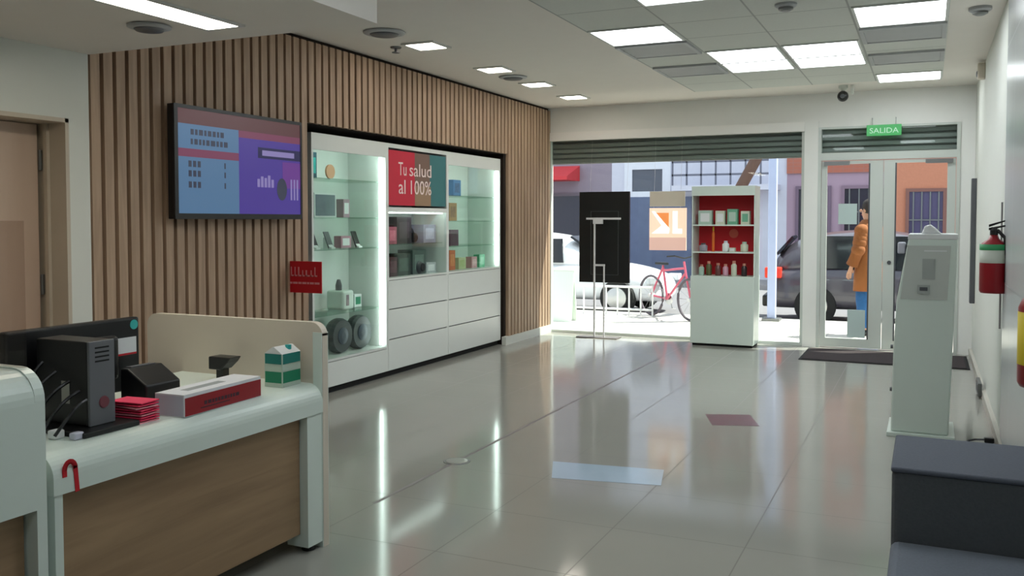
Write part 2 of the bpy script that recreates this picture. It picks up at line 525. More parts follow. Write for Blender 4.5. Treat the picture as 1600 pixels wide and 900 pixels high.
BRICK = gridmat('orange brick', (186, 112, 92), (160, 110, 100), 0.24, 0.09, 0, 0, 0.014, 0.9, a='X', b='Z', nscale=9, noise=0.1)
obj('wall', bx(-3.3, 9, 24, 27, -0.05, 2.7), mat('lilac render', (176, 150, 166), 0.9), bC)
obj('brick_storey', bx(-3.3, 9, 23.95, 27, 2.7, 6.5), BRICK, bC)
opening(bC, -3.0, -2.3, 0.2, 2.3, 24, mat('doorway surround', (120, 100, 118), 0.7), DARKPANE, 0, 'doorway')
opening(bC, -1.9, -1.0, 0.6, 2.3, 24, mat('mauve surround', (140, 116, 132), 0.7), DARKPANE, 4)
obj('brick_panel', bx(-0.75, 1.6, 23.9, 24, -0.05, 2.95), mat('apricot brick', (212, 142, 112), 0.9, scale=30, var=0.1), bC)
opening(bC, -0.42, 0.32, 0.2, 2.2, 23.9, mat('brown surround', (140, 96, 86), 0.7), mat('violet pane', (84, 76, 112), 0.3), 4)

# post, tree
t = thing('street_post', 'slim pale blue post standing on the kerb side of the pavement', 'post', (-2.14, 14.1, -0.02))
obj('shaft', bx(-2.2, -2.08, 14.04, 14.16, 0.02, 4.2), mat('pale blue paint', (186, 198, 232), 0.5), t, bevel=0.01)
obj('base_plate', bx(-2.27, -2.01, 13.97, 14.23, -0.02, 0.02), MGREY, t)
t = thing('tree', 'bare leaning brown tree trunk outside the window, behind the product stand', 'tree', (-3.25, 14.9, -0.15))
bm = skin_bm([(-3.25, 14.9, -0.16), (-3.1, 14.9, 1.0), (-2.85, 14.9, 1.9), (-2.42, 14.9, 2.7), (-2.1, 14.9, 3.8), (-2.9, 15.1, 3.6), (-1.6, 14.9, 4.9), (-2.3, 14.8, 5.0)],
             [(0, 1), (1, 2), (2, 3), (3, 4), (3, 5), (4, 6), (4, 7)], [0.13, 0.1, 0.1, 0.1, 0.06, 0.04, 0.03, 0.03], 0, 1)
obj('trunk', bm, mat('bark', (112, 86, 76), 0.95, scale=14, bump=0.5, var=0.2), t, smooth=True)

# bicycle rail on the pavement
RAILW = mat('white painted steel', (226, 226, 228), 0.4)
t = thing('cycle_rail', 'low white railing on the pavement outside the shop window', 'railing', (-4.55, 13.9, -0.02))
bm = bmesh.new()
for z in (0.08, 0.44): tube(bm, [(-5.3, 13.9, z), (-3.95, 13.9, z)], 0.018)
obj('rail', bm, RAILW, t)
for k in range(8):
    x = -5.3 + k * 1.35 / 7
    obj('upright', tube(bmesh.new(), [(x, 13.9, -0.02), (x, 13.9, 0.46)], 0.014), RAILW, t)

t = thing('glare_stand_in', 'added white folding panels standing in for glare on the pavement at the left end of the window', 'board', (-5.0, 12.75, -0.02))  # panels added where blown-out white glare fills the spot
for (y0_, y1_, s_) in ((12.62, 12.74, 1), (12.88, 12.76, -1)):
    bm = bmesh.new(); prism(bm, [(y0_, -0.02), (y0_ + 0.02 * s_, -0.02), (y1_ + 0.02 * s_, 0.74), (y1_, 0.74)], 'X', -5.22, -4.84)
    obj('panel', bm, LAM, t)
obj('hinge_rail', bx(-5.22, -4.84, 12.735, 12.765, 0.735, 0.755), ALU, t)

# bicycle (local coordinates: x forward)
TYRE = mat('tyre rubber', (92, 84, 92), 0.8)
BIKE = mat('pink red bike paint', (206, 92, 116), 0.4)
t = thing('bicycle', 'pink and red bicycle parked on the pavement beside the white car', 'bicycle', (-3.62, 13.75, -0.02), math.radians(-38))
for wx in (-0.5, 0.5):
    bm = bmesh.new()
    tube(bm, [(wx + 0.31 * math.cos(a), 0, 0.33 + 0.31 * math.sin(a)) for a in [2 * PI * i / 28 for i in range(28)]], 0.02, 8, True)
    w = obj('wheel', bm, TYRE, t, local=True)
    bm = bmesh.new()
    for i in range(14):
        a = 2 * PI * i / 14
        tube(bm, [(wx, 0, 0.33), (wx + 0.3 * math.cos(a), 0, 0.33 + 0.3 * math.sin(a))], 0.003, 4)
    lathe(bm, [(0.03, -0.05), (0.03, 0.05)], (wx, 0, 0.33), 12, 'Y')
    obj('spokes', bm, STEEL, w, local=True)
bm = bmesh.new()
for a, b in (((-0.5, 0, 0.33), (-0.08, 0, 0.3)), ((-0.08, 0, 0.3), (-0.2, 0, 0.82)), ((-0.2, 0, 0.78), (-0.5, 0, 0.33)),
             ((-0.08, 0, 0.3), (0.36, 0, 0.72)), ((-0.19, 0, 0.74), (0.35, 0, 0.8)), ((0.33, 0, 0.9), (0.38, 0, 0.7)), ((0.38, 0, 0.7), (0.5, 0, 0.33))):
    tube(bm, [a, b], 0.017)
obj('frame', bm, BIKE, t, local=True)
obj('handlebar', tube(bmesh.new(), [(0.26, -0.27, 0.98), (0.36, -0.2, 0.99), (0.34, 0, 0.95), (0.36, 0.2, 0.99), (0.26, 0.27, 0.98)], 0.012), BLACK, t, local=True)
bm = bmesh.new(); prism(bm, [(-0.32, -0.07), (-0.32, 0.07), (-0.1, 0.025), (-0.05, 0), (-0.1, -0.025)], 'Z', 0.83, 0.87)
obj('saddle', bm, BLACK, t, local=True, bevel=0.01)
bm = lathe(bmesh.new(), [(0.09, -0.008), (0.09, 0.008)], (-0.08, 0.03, 0.3), 20, 'Y')
tube(bm, [(-0.08, 0.05, 0.3), (-0.02, 0.05, 0.15), (-0.02, 0.12, 0.15)], 0.008)
tube(bm, [(-0.08, -0.05, 0.3), (-0.14, -0.05, 0.45), (-0.14, -0.12, 0.45)], 0.008)
obj('crank', bm, STEEL, t, local=True)

# cars: x is length, front at +x
def car(name, label, loc, rz, paint, L, W, prof_low, prof_top, wheels, tail):
    t = thing(name, label, 'car', loc, rz)
    bm = bmesh.new(); rings = []
    for x, zt, hw in prof_low:
        zb = 0.22
        rings.append([(x, -hw * 0.92, zb), (x, -hw, zb + 0.15), (x, -hw, zb + (zt - zb) * 0.7), (x, -hw * 0.86, zt), (x, hw * 0.86, zt), (x, hw, zb + (zt - zb) * 0.7), (x, hw, zb + 0.15), (x, hw * 0.92, zb)])
    loft(bm, rings)
    o = obj('body', bm, paint, t, local=True, smooth=True)
    md = o.modifiers.new('sub', 'SUBSURF'); md.levels = 2; md.render_levels = 2
    bm = bmesh.new(); rings = []
    for x, zt, hw in prof_top:
        zb = 0.74
        rings.append([(x, -hw, zb), (x, -hw * 0.97, zb + (zt - zb) * 0.4), (x, -hw * 0.84, zt), (x, hw * 0.84, zt), (x, hw * 0.97, zb + (zt - zb) * 0.4), (x, hw, zb)])
    loft(bm, rings)
    o = obj('cabin', bm, paint, t, local=True, smooth=True)
    md = o.modifiers.new('sub', 'SUBSURF'); md.levels = 2; md.render_levels = 2
    G = mat('car glass', (26, 30, 36), 0.08)
    xs = [p[0] for p in prof_top]; zt = max(p[1] for p in prof_top); hw = max(p[2] for p in prof_top)
    for s in (-1, 1):
        for (a, b) in ((0.2, 0.48), (0.51, 0.74)):
            xa = xs[0] + a * (xs[-1] - xs[0]); xb = xs[0] + b * (xs[-1] - xs[0])
            bm = bmesh.new()
            y0, y1 = s * (hw * 0.985), s * (hw * 0.885)
            v = [bm.verts.new(q) for q in ((xa, y0, 0.9), (xb, y0, 0.9), (xb - 0.05, y1, zt - 0.14), (xa + 0.05, y1, zt - 0.14))]
            v2 = [bm.verts.new((q.co.x, q.co.y - s * 0.05, q.co.z)) for q in v]
            bm.faces.new(v); bm.faces.new(v2[::-1])
            for i in range(4): bm.faces.new((v[i], v[(i + 1) % 4], v2[(i + 1) % 4], v2[i]))
            bmesh.ops.recalc_face_normals(bm, faces=bm.faces[:])
            obj('side_window', bm, G, t, local=True)
    # windscreens
    for (i0, i1, nm) in ((-1, -2, 'windscreen'), (0, 1, 'rear_window')):
        a, b = prof_top[i0], prof_top[i1]
        sgn = 1 if i0 == -1 else -1
        bm = bmesh.new()
        q = []
        for f in (0.25, 0.86):
            x = a[0] + (b[0] - a[0]) * f + sgn * 0.02; z = a[1] + (b[1] - a[1]) * f + 0.01
            w = (a[2] + (b[2] - a[2]) * f) * 0.78
            q.append((x, z, w))
        v = [bm.verts.new(p) for p in ((q[0][0], -q[0][2], q[0][1]), (q[0][0], q[0][2], q[0][1]), (q[1][0], q[1][2], q[1][1]), (q[1][0], -q[1][2], q[1][1]))]
        v2 = [bm.verts.new((p.co.x - sgn * 0.03, p.co.y, p.co.z - 0.03)) for p in v]
        bm.faces.new(v); bm.faces.new(v2[::-1])
        for i in range(4): bm.faces.new((v[i], v[(i + 1) % 4], v2[(i + 1) % 4], v2[i]))
        bmesh.ops.recalc_face_normals(bm, faces=bm.faces[:])
        obj(nm, bm, G, t, local=True)
    for wx in wheels:
        for s in (-1, 1):
            w = obj('wheel', lathe(bmesh.new(), [(0.2, -0.1), (0.3, -0.1), (0.315, -0.05), (0.315, 0.05), (0.3, 0.1), (0.2, 0.1)], (wx, s * (W / 2 - 0.08), 0.315), 28, 'Y'), BLACKM, t, local=True)
            obj('hub_cap', lathe(bmesh.new(), [(0.19, 0), (0.18, s * 0.02), (0.05, s * 0.03)], (wx, s * (W / 2 + 0.02), 0.315), 20, 'Y'), STEEL, w, local=True)
    for s in (-1, 1):
        x0 = prof_low[0][0]
        obj('tail_light', bx(x0 - 0.02, x0 + 0.24, s * (W / 2 - 0.13) - 0.125, s * (W / 2 - 0.13) + 0.15, tail, tail + 0.17), mat('tail light red', (236, 66, 44), 0.2), t, local=True, bevel=0.02)
        x1 = prof_low[-1][0]
        obj('headlight', bx(x1 - 0.22, x1 + 0.01, s * (W / 2 - 0.2) - 0.14, s * (W / 2 - 0.2) + 0.14, 0.56, 0.68), mat('headlight glass', (220, 224, 226), 0.1), t, local=True, bevel=0.02)
    obj('bumper', bx(prof_low[0][0] - 0.06, prof_low[0][0] + 0.1, -W / 2 + 0.1, W / 2 - 0.1, 0.28, 0.46), BLACK, t, local=True, bevel=0.03)
    return t

car('car', 'white car parked at the kerb, its bonnet showing right of the black panel', (-6.15, 15.75, -0.15), 0, mat('white car paint', (232, 234, 236), 0.25, coat=0.5), 4.0, 1.7,
    [(-2.0, 0.82, 0.72), (-1.9, 0.92, 0.8), (-0.6, 0.94, 0.85), (0.8, 0.95, 0.85), (1.4, 0.86, 0.82), (1.85, 0.74, 0.76), (2.0, 0.55, 0.66)],
    [(-1.95, 0.92, 0.7), (-1.5, 1.38, 0.72), (-0.6, 1.47, 0.72), (0.2, 1.44, 0.72), (1.0, 0.94, 0.74)], (-1.3, 1.28), 0.66)
car('car', 'dark grey car parked at the kerb outside the entrance, red tail light showing', (-0.35, 15.75, -0.15), math.radians(4), mat('dark car paint', (70, 66, 76), 0.3, coat=0.5), 4.1, 1.75,
    [(-2.05, 0.86, 0.78), (-1.95, 0.98, 0.84), (-0.6, 1.0, 0.87), (0.8, 0.98, 0.87), (1.4, 0.92, 0.84), (1.9, 0.8, 0.78), (2.05, 0.6, 0.68)],
    [(-2.0, 1.0, 0.74), (-1.6, 1.46, 0.74), (-0.5, 1.55, 0.74), (0.2, 1.5, 0.74), (1.05, 0.98, 0.76)], (-1.3, 1.3), 0.74)

# person on the pavement, seen from behind through the left door pane
px, py = -0.70, 12.75
t = thing('person', 'person in a long tan coat and blue jeans standing outside the entrance door', 'person', (px, py, -0.02), math.radians(62))
J = [(0, 0, 0.93), (0, 0.0, 1.15), (0, 0.01, 1.38), (0, 0.0, 1.5), (0, 0.01, 1.6), (0, 0.02, 1.72),
     (0.09, 0, 0.86), (0.1, 0.02, 0.48), (0.1, -0.02, 0.1), (0.11, 0.1, 0.04),
     (-0.09, 0, 0.86), (-0.1, 0.03, 0.48), (-0.1, -0.02, 0.1), (-0.11, 0.1, 0.04),
     (0.17, 0, 1.4), (0.25, 0.0, 1.14), (0.22, 0.14, 0.95), (-0.17, 0, 1.4), (-0.25, 0, 1.14), (-0.24, 0.1, 0.92)]
Ed = [(0, 1), (1, 2), (2, 3), (3, 4), (4, 5), (0, 6), (6, 7), (7, 8), (8, 9), (0, 10), (10, 11), (11, 12), (12, 13), (2, 14), (14, 15), (15, 16), (2, 17), (17, 18), (18, 19)]
Rd = [(0.15, 0.11), (0.14, 0.1), (0.15, 0.1), (0.055, 0.055), (0.085, 0.1), (0.075, 0.09), 0.085, 0.06, 0.04, 0.03, 0.085, 0.06, 0.04, 0.03, 0.042, 0.034, 0.026, 0.042, 0.034, 0.026]
# hands: palm and five fingers on each wrist
for (wi, sx) in ((16, 1), (19, -1)):
    w = Vector(J[wi]); d = Vector((0, 0.35, -1)).normalized() if sx < 0 else Vector((0, 0.9, -0.4)).normalized()
    J.append(tuple(w + d * 0.06)); Ed.append((wi, len(J) - 1)); Rd.append((0.034, 0.02)); palm = len(J) - 1
    for k, (o, ln) in enumerate(((-0.03, 0.065), (-0.011, 0.08), (0.009, 0.075), (0.028, 0.058))):
        a = w + d * 0.1 + Vector((0, o, 0)); b = a + d * ln + Vector((-sx * 0.02, 0, -0.005))
        J.append(tuple(a)); Ed.append((palm, len(J) - 1)); Rd.append(0.009)
        J.append(tuple(b)); Ed.append((len(J) - 2, len(J) - 1)); Rd.append(0.007)
    a = w + d * 0.05 + Vector((-sx * 0.03, -0.03, 0)); J.append(tuple(a)); Ed.append((palm, len(J) - 1)); Rd.append(0.011)
    J.append(tuple(a + d * 0.045)); Ed.append((len(J) - 2, len(J) - 1)); Rd.append(0.008)
SKIN = mat('skin', (196, 148, 122), 0.6)
bm = skin_bm(J, Ed, Rd, 0, 2)
ball(bm, (0, 0.125, 1.655), 0.016, 0.8, 1.2, 1.2, 8)      # nose
for s in (-1, 1):
    ball(bm, (s * 0.088, 0.015, 1.66), 0.026, 0.4, 0.8, 1.2, 8)   # ears
obj('body', bm, SKIN, t, local=True, smooth=True)
bm = bmesh.new()
for s in (-1, 1): ball(bm, (s * 0.033, 0.105, 1.685), 0.011, 1, 0.6, 0.7, 8)
obj('eyes', bm, BLACK, t, local=True)
obj('mouth', ball(bmesh.new(), (0, 0.104, 1.60), 0.02, 1.1, 0.4, 0.3, 8), DRED, t, local=True)
def ring(cx, cy, z, rx, ry, n=18, fold=0.0):
    return [(cx + rx * (1 + fold * math.sin(5 * a)) * math.cos(a), cy + ry * (1 + fold * math.sin(5 * a)) * math.sin(a), z) for a in [2 * PI * i / n for i in range(n)]]
COAT = mat('tan brown coat', (150, 88, 40), 0.85, var=0.15, scale=12, bump=0.2)
bm = loft(bmesh.new(), [ring(0, 0, 0.6, 0.235, 0.18, fold=0.05), ring(0, 0, 0.8, 0.22, 0.175, fold=0.03), ring(0, 0, 1.02, 0.195, 0.15), ring(0, 0, 1.2, 0.2, 0.15), ring(0, 0, 1.34, 0.225, 0.155), ring(0, 0, 1.42, 0.22, 0.145), ring(0, 0, 1.48, 0.16, 0.12), ring(0, 0.0, 1.535, 0.085, 0.09)])
for s in (-1, 1):
    q = [J[14] if s > 0 else J[17], J[15] if s > 0 else J[18], J[16] if s > 0 else J[19]]
    tube(bm, [Vector(q[0]) + Vector((-s * 0.03, 0, 0.0)), Vector(q[0]) * 0.5 + Vector(q[1]) * 0.5, q[1], Vector(q[1]) * 0.1 + Vector(q[2]) * 0.9], 0.08, 12)
    ball(bm, Vector(q[0]) + Vector((s * 0.005, 0, -0.01)), 0.095, 1, 1, 0.95)
    for f in (0.25, 0.45, 0.65, 1.0): ball(bm, Vector(q[0]) * (1 - f) + Vector(q[1]) * f, 0.088)
obj('coat', bm, COAT, t, local=True, smooth=True)
bm = bmesh.new()
for s in (-1, 1):
    loft(bm, [ring(s * 0.1, -0.015, 0.12, 0.07, 0.075, 14), ring(s * 0.1, 0.02, 0.48, 0.082, 0.088, 14), ring(s * 0.092, 0.0, 0.86, 0.105, 0.12, 14)])
obj('jeans', bm, mat('blue denim', (34, 92, 150), 0.85, var=0.2, scale=30), t, local=True, smooth=True)
bm = bmesh.new()
for s in (-1, 1): ball(bm, (s * 0.105, 0.05, 0.05), 0.06, 0.85, 2.3, 0.85)
obj('shoes', bm, BLACK, t, local=True, smooth=True)
bm = ball(bmesh.new(), (0, -0.012, 1.70), 0.112, 0.93, 1.02, 1.02, 20)
bmesh.ops.delete(bm, geom=[v for v in bm.verts if v.co.y > 0.075 and v.co.z < 1.74], context='VERTS')
obj('hair', bm, mat('dark brown hair', (40, 28, 24), 0.7, scale=60, bump=0.4), t, local=True, smooth=True)

# ------------------------------------------------------------------ ceiling fittings
DIFF = emat('light diffuser', (244, 251, 255), PANEL, (230, 230, 230))
WFR = mat('white light frame', (216, 218, 214), 0.4)
def light_panel(x0, x1, y0, y1, label, split=None):
    t = thing('ceiling_light', label, 'light', ((x0 + x1) / 2, (y0 + y1) / 2, ZC - 0.02), 0, 'recessed ceiling light panels')
    z0, z1 = ZC - 0.018, ZC - 0.006
    f = 0.018
    bm = bmesh.new()
    box(bm, x0, x0 + f, y0, y1, z0, z1); box(bm, x1 - f, x1, y0, y1, z0, z1)
    box(bm, x0 + f, x1 - f, y0, y0 + f, z0, z1); box(bm, x0 + f, x1 - f, y1 - f, y1, z0, z1)
    if split: box(bm, x0 + f, x1 - f, split - 0.025, split + 0.025, z0 - 0.008, z1)
    obj('frame', bm, WFR, t)
    if split:
        obj('diffuser', bx(x0 + f, x1 - f, y0 + f, split - 0.025, z0 + 0.005, z1), DIFF, t)
        obj('diffuser', bx(x0 + f, x1 - f, split + 0.025, y1 - f, z0 + 0.005, z1), DIFF, t)
    else:
        obj('diffuser', bx(x0 + f, x1 - f, y0 + f, y1 - f, z0 + 0.005, z1), DIFF, t)
cols = [-2.485 + 0.65 * k + 0.014 for k in range(5)]
def cell(k): return cols[k] + 0.008, cols[k] + 0.628
light_panel(*cell(1), 8.0, 9.22, 'left long light panel of the side by side pair near the entrance', 8.61)
light_panel(*cell(2), 8.0, 9.22, 'right long light panel of the side by side pair near the entrance', 8.61)
light_panel(*cell(0), 6.77, 7.40, 'square light panel at the left edge of the tiled ceiling, grille behind it')
light_panel(*cell(3), 6.77, 7.48, 'square light panel near the right wall, nearest of that row to the viewer')
light_panel(*cell(3), 9.95, 10.53, 'square light panel nearest the entrance door by the right wall')
light_panel(*cell(1), 5.52, 6.12, 'ceiling light panel cut off by the top edge of the picture')
light_panel(*cell(3), 3.6, 4.25, 'ceiling light panel above the grey bench, outside the picture')
light_panel(*cell(1), 2.4, 3.05, 'ceiling light panel beside the counters, outside the picture')
light_panel(*cell(2), 0.3, 0.95, 'ceiling light panel overhead of the viewer, outside the picture')

GRILLE = mat('grille grey paint', (176, 178, 180), 0.5)
def grille(x0, x1, y0, y1, label):
    t = thing('air_grille', label, 'vent', ((x0 + x1) / 2, (y0 + y1) / 2, ZC - 0.03), 0, 'square ceiling air grilles')
    bm = bmesh.new(); z0, z1 = ZC - 0.026, ZC - 0.006; f = 0.03
    box(bm, x0, x0 + f, y0, y1, z0, z1); box(bm, x1 - f, x1, y0, y1, z0, z1)
    box(bm, x0 + f, x1 - f, y0, y0 + f, z0, z1); box(bm, x0 + f, x1 - f, y1 - f, y1, z0, z1)
    obj('frame', bm, GRILLE, t)
    obj('backing', bx(x0 + f, x1 - f, y0 + f, y1 - f, z1 - 0.003, z1), BLACKM, t)
    bm = bmesh.new(); n = 5
    for k in range(n):
        yy = y0 + f + (k + 0.5) * (y1 - y0 - 2 * f) / n
        prism(bm, [(yy - 0.052, z1 - 0.005), (yy + 0.03, z0 + 0.001), (yy + 0.034, z0 + 0.003), (yy - 0.048, z1 - 0.003)], 'X', x0 + f, x1 - f)
    obj('louvres', bm, GRILLE, t)
grille(*cell(0), 7.46, 8.02, 'grey air grille right behind the left square light panel')
grille(*cell(0), 8.62, 9.2, 'grey air grille left of the pair of long light panels')
grille(*cell(3), 7.55, 8.15, 'grey air grille behind the big right square light panel')
grille(*cell(3), 8.75, 9.3, 'grey air grille between the two right square light panels')

SPOTM = emat('downlight lens', (255, 246, 232), SPOT, (230, 230, 230))
src = None
for i, (yy, lb) in enumerate(((6.76, 'nearest to the viewer'), (8.10, 'second from the viewer'), (9.17, 'third from the viewer'), (10.29, 'farthest, by the shop window'))):
    lab = 'downlight in the plaster ceiling along the slatted wall, ' + lb
    if src is None:
        src = thing('downlight', lab, 'light', (-3.92, yy, ZC), 0, 'downlights along the slatted wall')
        bm = bmesh.new()
        for (a0, a1, b0, b1) in ((-0.16, -0.13, -0.16, 0.16), (0.13, 0.16, -0.16, 0.16), (-0.13, 0.13, -0.16, -0.13), (-0.13, 0.13, 0.13, 0.16)):
            box(bm, a0, a1, b0, b1, -0.014, 0)
        obj('trim_ring', bm, WFR, src, local=True)
        obj('lens', bx(-0.13, 0.13, -0.13, 0.13, -0.009, 0), SPOTM, src, local=True)
    else:
        dup(src, (-3.92, yy, ZC), lab)

t = thing('strip_light', 'long bright strip light set in the lowered ceiling over the counters', 'light', (-3.3, 2.9, 2.5))
bm = bmesh.new()
box(bm, -3.43, -3.405, 2.2, 3.65, 2.488, 2.5); box(bm, -3.205, -3.18, 2.2, 3.65, 2.488, 2.5); box(bm, -3.405, -3.205, 3.63, 3.65, 2.488, 2.5); box(bm, -3.405, -3.205, 2.2, 2.22, 2.488, 2.5)
obj('frame', bm, WFR, t)
obj('diffuser', bx(-3.405, -3.205, 2.22, 3.63, 2.492, 2.5), emat('strip diffuser', (255, 246, 228), STRIP, (230, 230, 230)), t)

def air_diffuser(x, y, z, r, label, m=None):
    t = thing('air_diffuser', label, 'vent', (x, y, z), 0, 'round ceiling air diffusers')
    m = m or GRILLE
    obj('rim', lathe(bmesh.new(), [(r * 0.8, 0), (r, -0.004), (r * 0.98, -0.012), (r * 0.75, -0.02)], (x, y, z), 28), m, t, smooth=True)
    obj('cone', lathe(bmesh.new(), [(r * 0.72, -0.016), (r * 0.6, -0.03), (r * 0.2, -0.036)], (x, y, z), 28), DGREY, t, smooth=True)
air_diffuser(-3.64, 3.46, 2.5, 0.11, 'round dark air vent in the lowered ceiling above the television side')
air_diffuser(-3.95, 6.15, ZC, 0.17, 'round grey air vent ahead of the nearest downlight')
air_diffuser(-3.95, 8.6, ZC, 0.15, 'round grey air vent between the second and third downlights')
t = thing('sprinkler', 'small grey sprinkler head on the ceiling beside the nearest downlight', 'sprinkler', (-4.2, 6.72, ZC))
obj('plate', lathe(bmesh.new(), [(0.05, 0), (0.045, -0.012)], (-4.2, 6.72, ZC), 18), MGREY, t)
obj('nozzle', lathe(bmesh.new(), [(0.012, -0.012), (0.012, -0.04), (0.035, -0.045), (0.035, -0.05)], (-4.2, 6.72, ZC), 16), DGREY, t)
t = thing('security_camera', 'small black security camera on the ceiling before the entrance', 'camera', (-0.88, 10.7, ZC))
obj('mount', lathe(bmesh.new(), [(0.05, 0), (0.05, -0.03), (0.02, -0.05), (0.02, -0.08)], (-0.88, 10.7, ZC), 18), WHITE, t)
obj('housing', ball(bmesh.new(), (-0.88, 10.68, ZC - 0.12), 0.06), BLACK, t, smooth=True)
obj('lens', lathe(bmesh.new(), [(0.025, 0.0), (0.022, -0.03)], (-0.88, 10.63, ZC - 0.125), 14, 'Y'), DGREY, t)
obj('bracket', bx(-0.80, -0.77, 10.67, 10.73, ZC - 0.1, ZC), WHITE, t)
for (x, y, lb) in ((-0.915, 6.5, 'round grey smoke detector at the top of the picture, among the ceiling tiles'), (0.31, 7.2, 'round smoke detector on the plain ceiling strip by the right wall')):
    t = thing('smoke_detector', lb, 'detector', (x, y, ZC))
    obj('base', lathe(bmesh.new(), [(0.075, 0), (0.075, -0.02), (0.06, -0.03)], (x, y, ZC), 24), GRILLE, t)
    obj('cap', lathe(bmesh.new(), [(0.05, -0.03), (0.05, -0.045), (0.03, -0.055)], (x, y, ZC), 24), MGREY, t)
t = thing('motion_sensor', 'small beige motion sensor high on the right wall near the entrance', 'sensor', (0.435, 9.6, 2.83))
obj('housing', bx(0.40, 0.465, 9.56, 9.66, 2.83, 2.98), CREAM, t, bevel=0.012)
obj('lens', ball(bmesh.new(), (0.405, 9.61, 2.88), 0.035, 0.5, 1, 1), DGREY, t, smooth=True)

# ------------------------------------------------------------------ television on the slats
t = thing('television', 'wall mounted television showing a blue table and a purple advert', 'television', (-4.56, 5.335, 1.5))
TX = -4.51
obj('casing', bx(-4.57, TX - 0.003, 4.62, 6.05, 1.512, 2.275), BLACK, t, bevel=0.006)
bm = bmesh.new()
for (a0, a1, c0, c1) in ((4.62, 6.05, 2.25, 2.275), (4.62, 6.05, 1.512, 1.55), (4.62, 4.655, 1.55, 2.25), (6.03, 6.05, 1.55, 2.25)):
    box(bm, TX - 0.004, TX + 0.004, a0, a1, c0, c1)
obj('bezel', bm, BLACK, t)
obj('wall_mount', bx(-4.61, -4.57, 5.1, 5.6, 1.75, 2.1), BLACKM, t)
SC = [emat('screen blue', (88, 128, 168), 0.66), emat('screen brown', (98, 52, 56), 0.62), emat('screen purple', (74, 50, 152), 0.72), emat('screen red', (120, 52, 84), 0.8),
      emat('screen navy', (24, 18, 74), 0.8), emat('screen pale', (140, 128, 184), 0.8), emat('screen dark', (52, 56, 78), 0.7), emat('screen magenta', (104, 48, 140), 0.8)]
def q(y0, y1, z0, z1, lay=1): return bx(TX - 0.003, TX + 0.0004 * lay, y0, y1, z0, z1)
ps = [(q(4.655, 5.28, 1.55, 2.25), 0), (q(5.28, 6.03, 1.55, 2.25), 2), (q(4.655, 6.03, 2.15, 2.25, 2), 1), (q(5.28, 6.03, 2.10, 2.15, 2), 3), (q(4.655, 5.28, 1.93, 1.985, 2), 3),
      (q(5.50, 6.03, 1.965, 2.045, 2), 4), (q(5.55, 5.95, 1.985, 2.025, 3), 5), (q(5.8, 6.03, 1.75, 1.95, 2), 7)]
for (yy, zz, s) in ((4.78, 2.10, 0.34), (4.78, 2.035, 0.36)):
    y = yy
    while y < yy + s: 
        w = random.uniform(0.02, 0.05); ps.append((q(y, y + w, zz - 0.02, zz + 0.018, 3), 6)); y += w + 0.014
for zz in (1.885, 1.82, 1.745):
    for k in range(3): ps.append((q(4.755 + k * 0.045, 4.785 + k * 0.045, zz - 0.022, zz + 0.02, 3), 6))
    ps.append((q(5.12, 5.135, zz - 0.02, zz + 0.02, 3), 6))
for k, h in enumerate((0.06, 0.08, 0.07, 0.09, 0.06)): ps.append((q(5.49 + k * 0.042, 5.52 + k * 0.042, 1.75, 1.75 + h, 3), 5))
bm = lathe(bmesh.new(), [(0.085, TX - 0.003), (0.085, TX + 0.0012)], (0, 5.79, 1.74), 24, 'X')
for v in bm.verts: v.co.y = 5.79 + (v.co.y - 5.79) * 0.75
ps.append((bm, 6))
for k in range(3): ps.append((q(5.9 + k * 0.04, 5.92 + k * 0.04, 1.66, 1.82, 3), 5))
obj('screen', multi(ps), SC, t)
# the set hangs slightly nearer the viewer than its drawing coordinates
for ch in t.children:
    for v in ch.data.vertices:
        v.co.y *= 0.93
    ch.location.y = ch.location.y * 0.93
t.location.y = 5.145

# red blade sign
t = thing('red_sign', 'small red sign with white writing sticking out from the slatted wall below the television', 'sign', (-4.48, 5.78, 0.92))
obj('plate', bx(-4.645, -4.305, 5.78, 5.792, 0.93, 1.18), RED, t, bevel=0.004)
obj('bracket', bx(-4.655, -4.61, 5.792, 5.80, 0.98, 1.13), STEEL, t)
bm = bmesh.new()
SGN = 5.7785
random.seed(3)
x = -4.60
while x < -4.36:      # first line: unreadable script strokes
    w = random.uniform(0.022, 0.04); box(bm, x, x + w * 0.35, SGN, 5.78, 1.06, 1.06 + random.choice((0.05, 0.05, 0.075))); box(bm, x, x + w, SGN, 5.78, 1.06, 1.072); x += w + 0.01
SGI = mat('faded white print', (226, 150, 156), 0.6)
obj('headline', bm, SGI, t)
bm = bmesh.new()
x = -4.62
while x < -4.34:
    w = random.uniform(0.015, 0.05); box(bm, x, x + w, SGN, 5.78, 1.0, 1.016); x += w + 0.008
obj('small_print', bm, SGI, t)

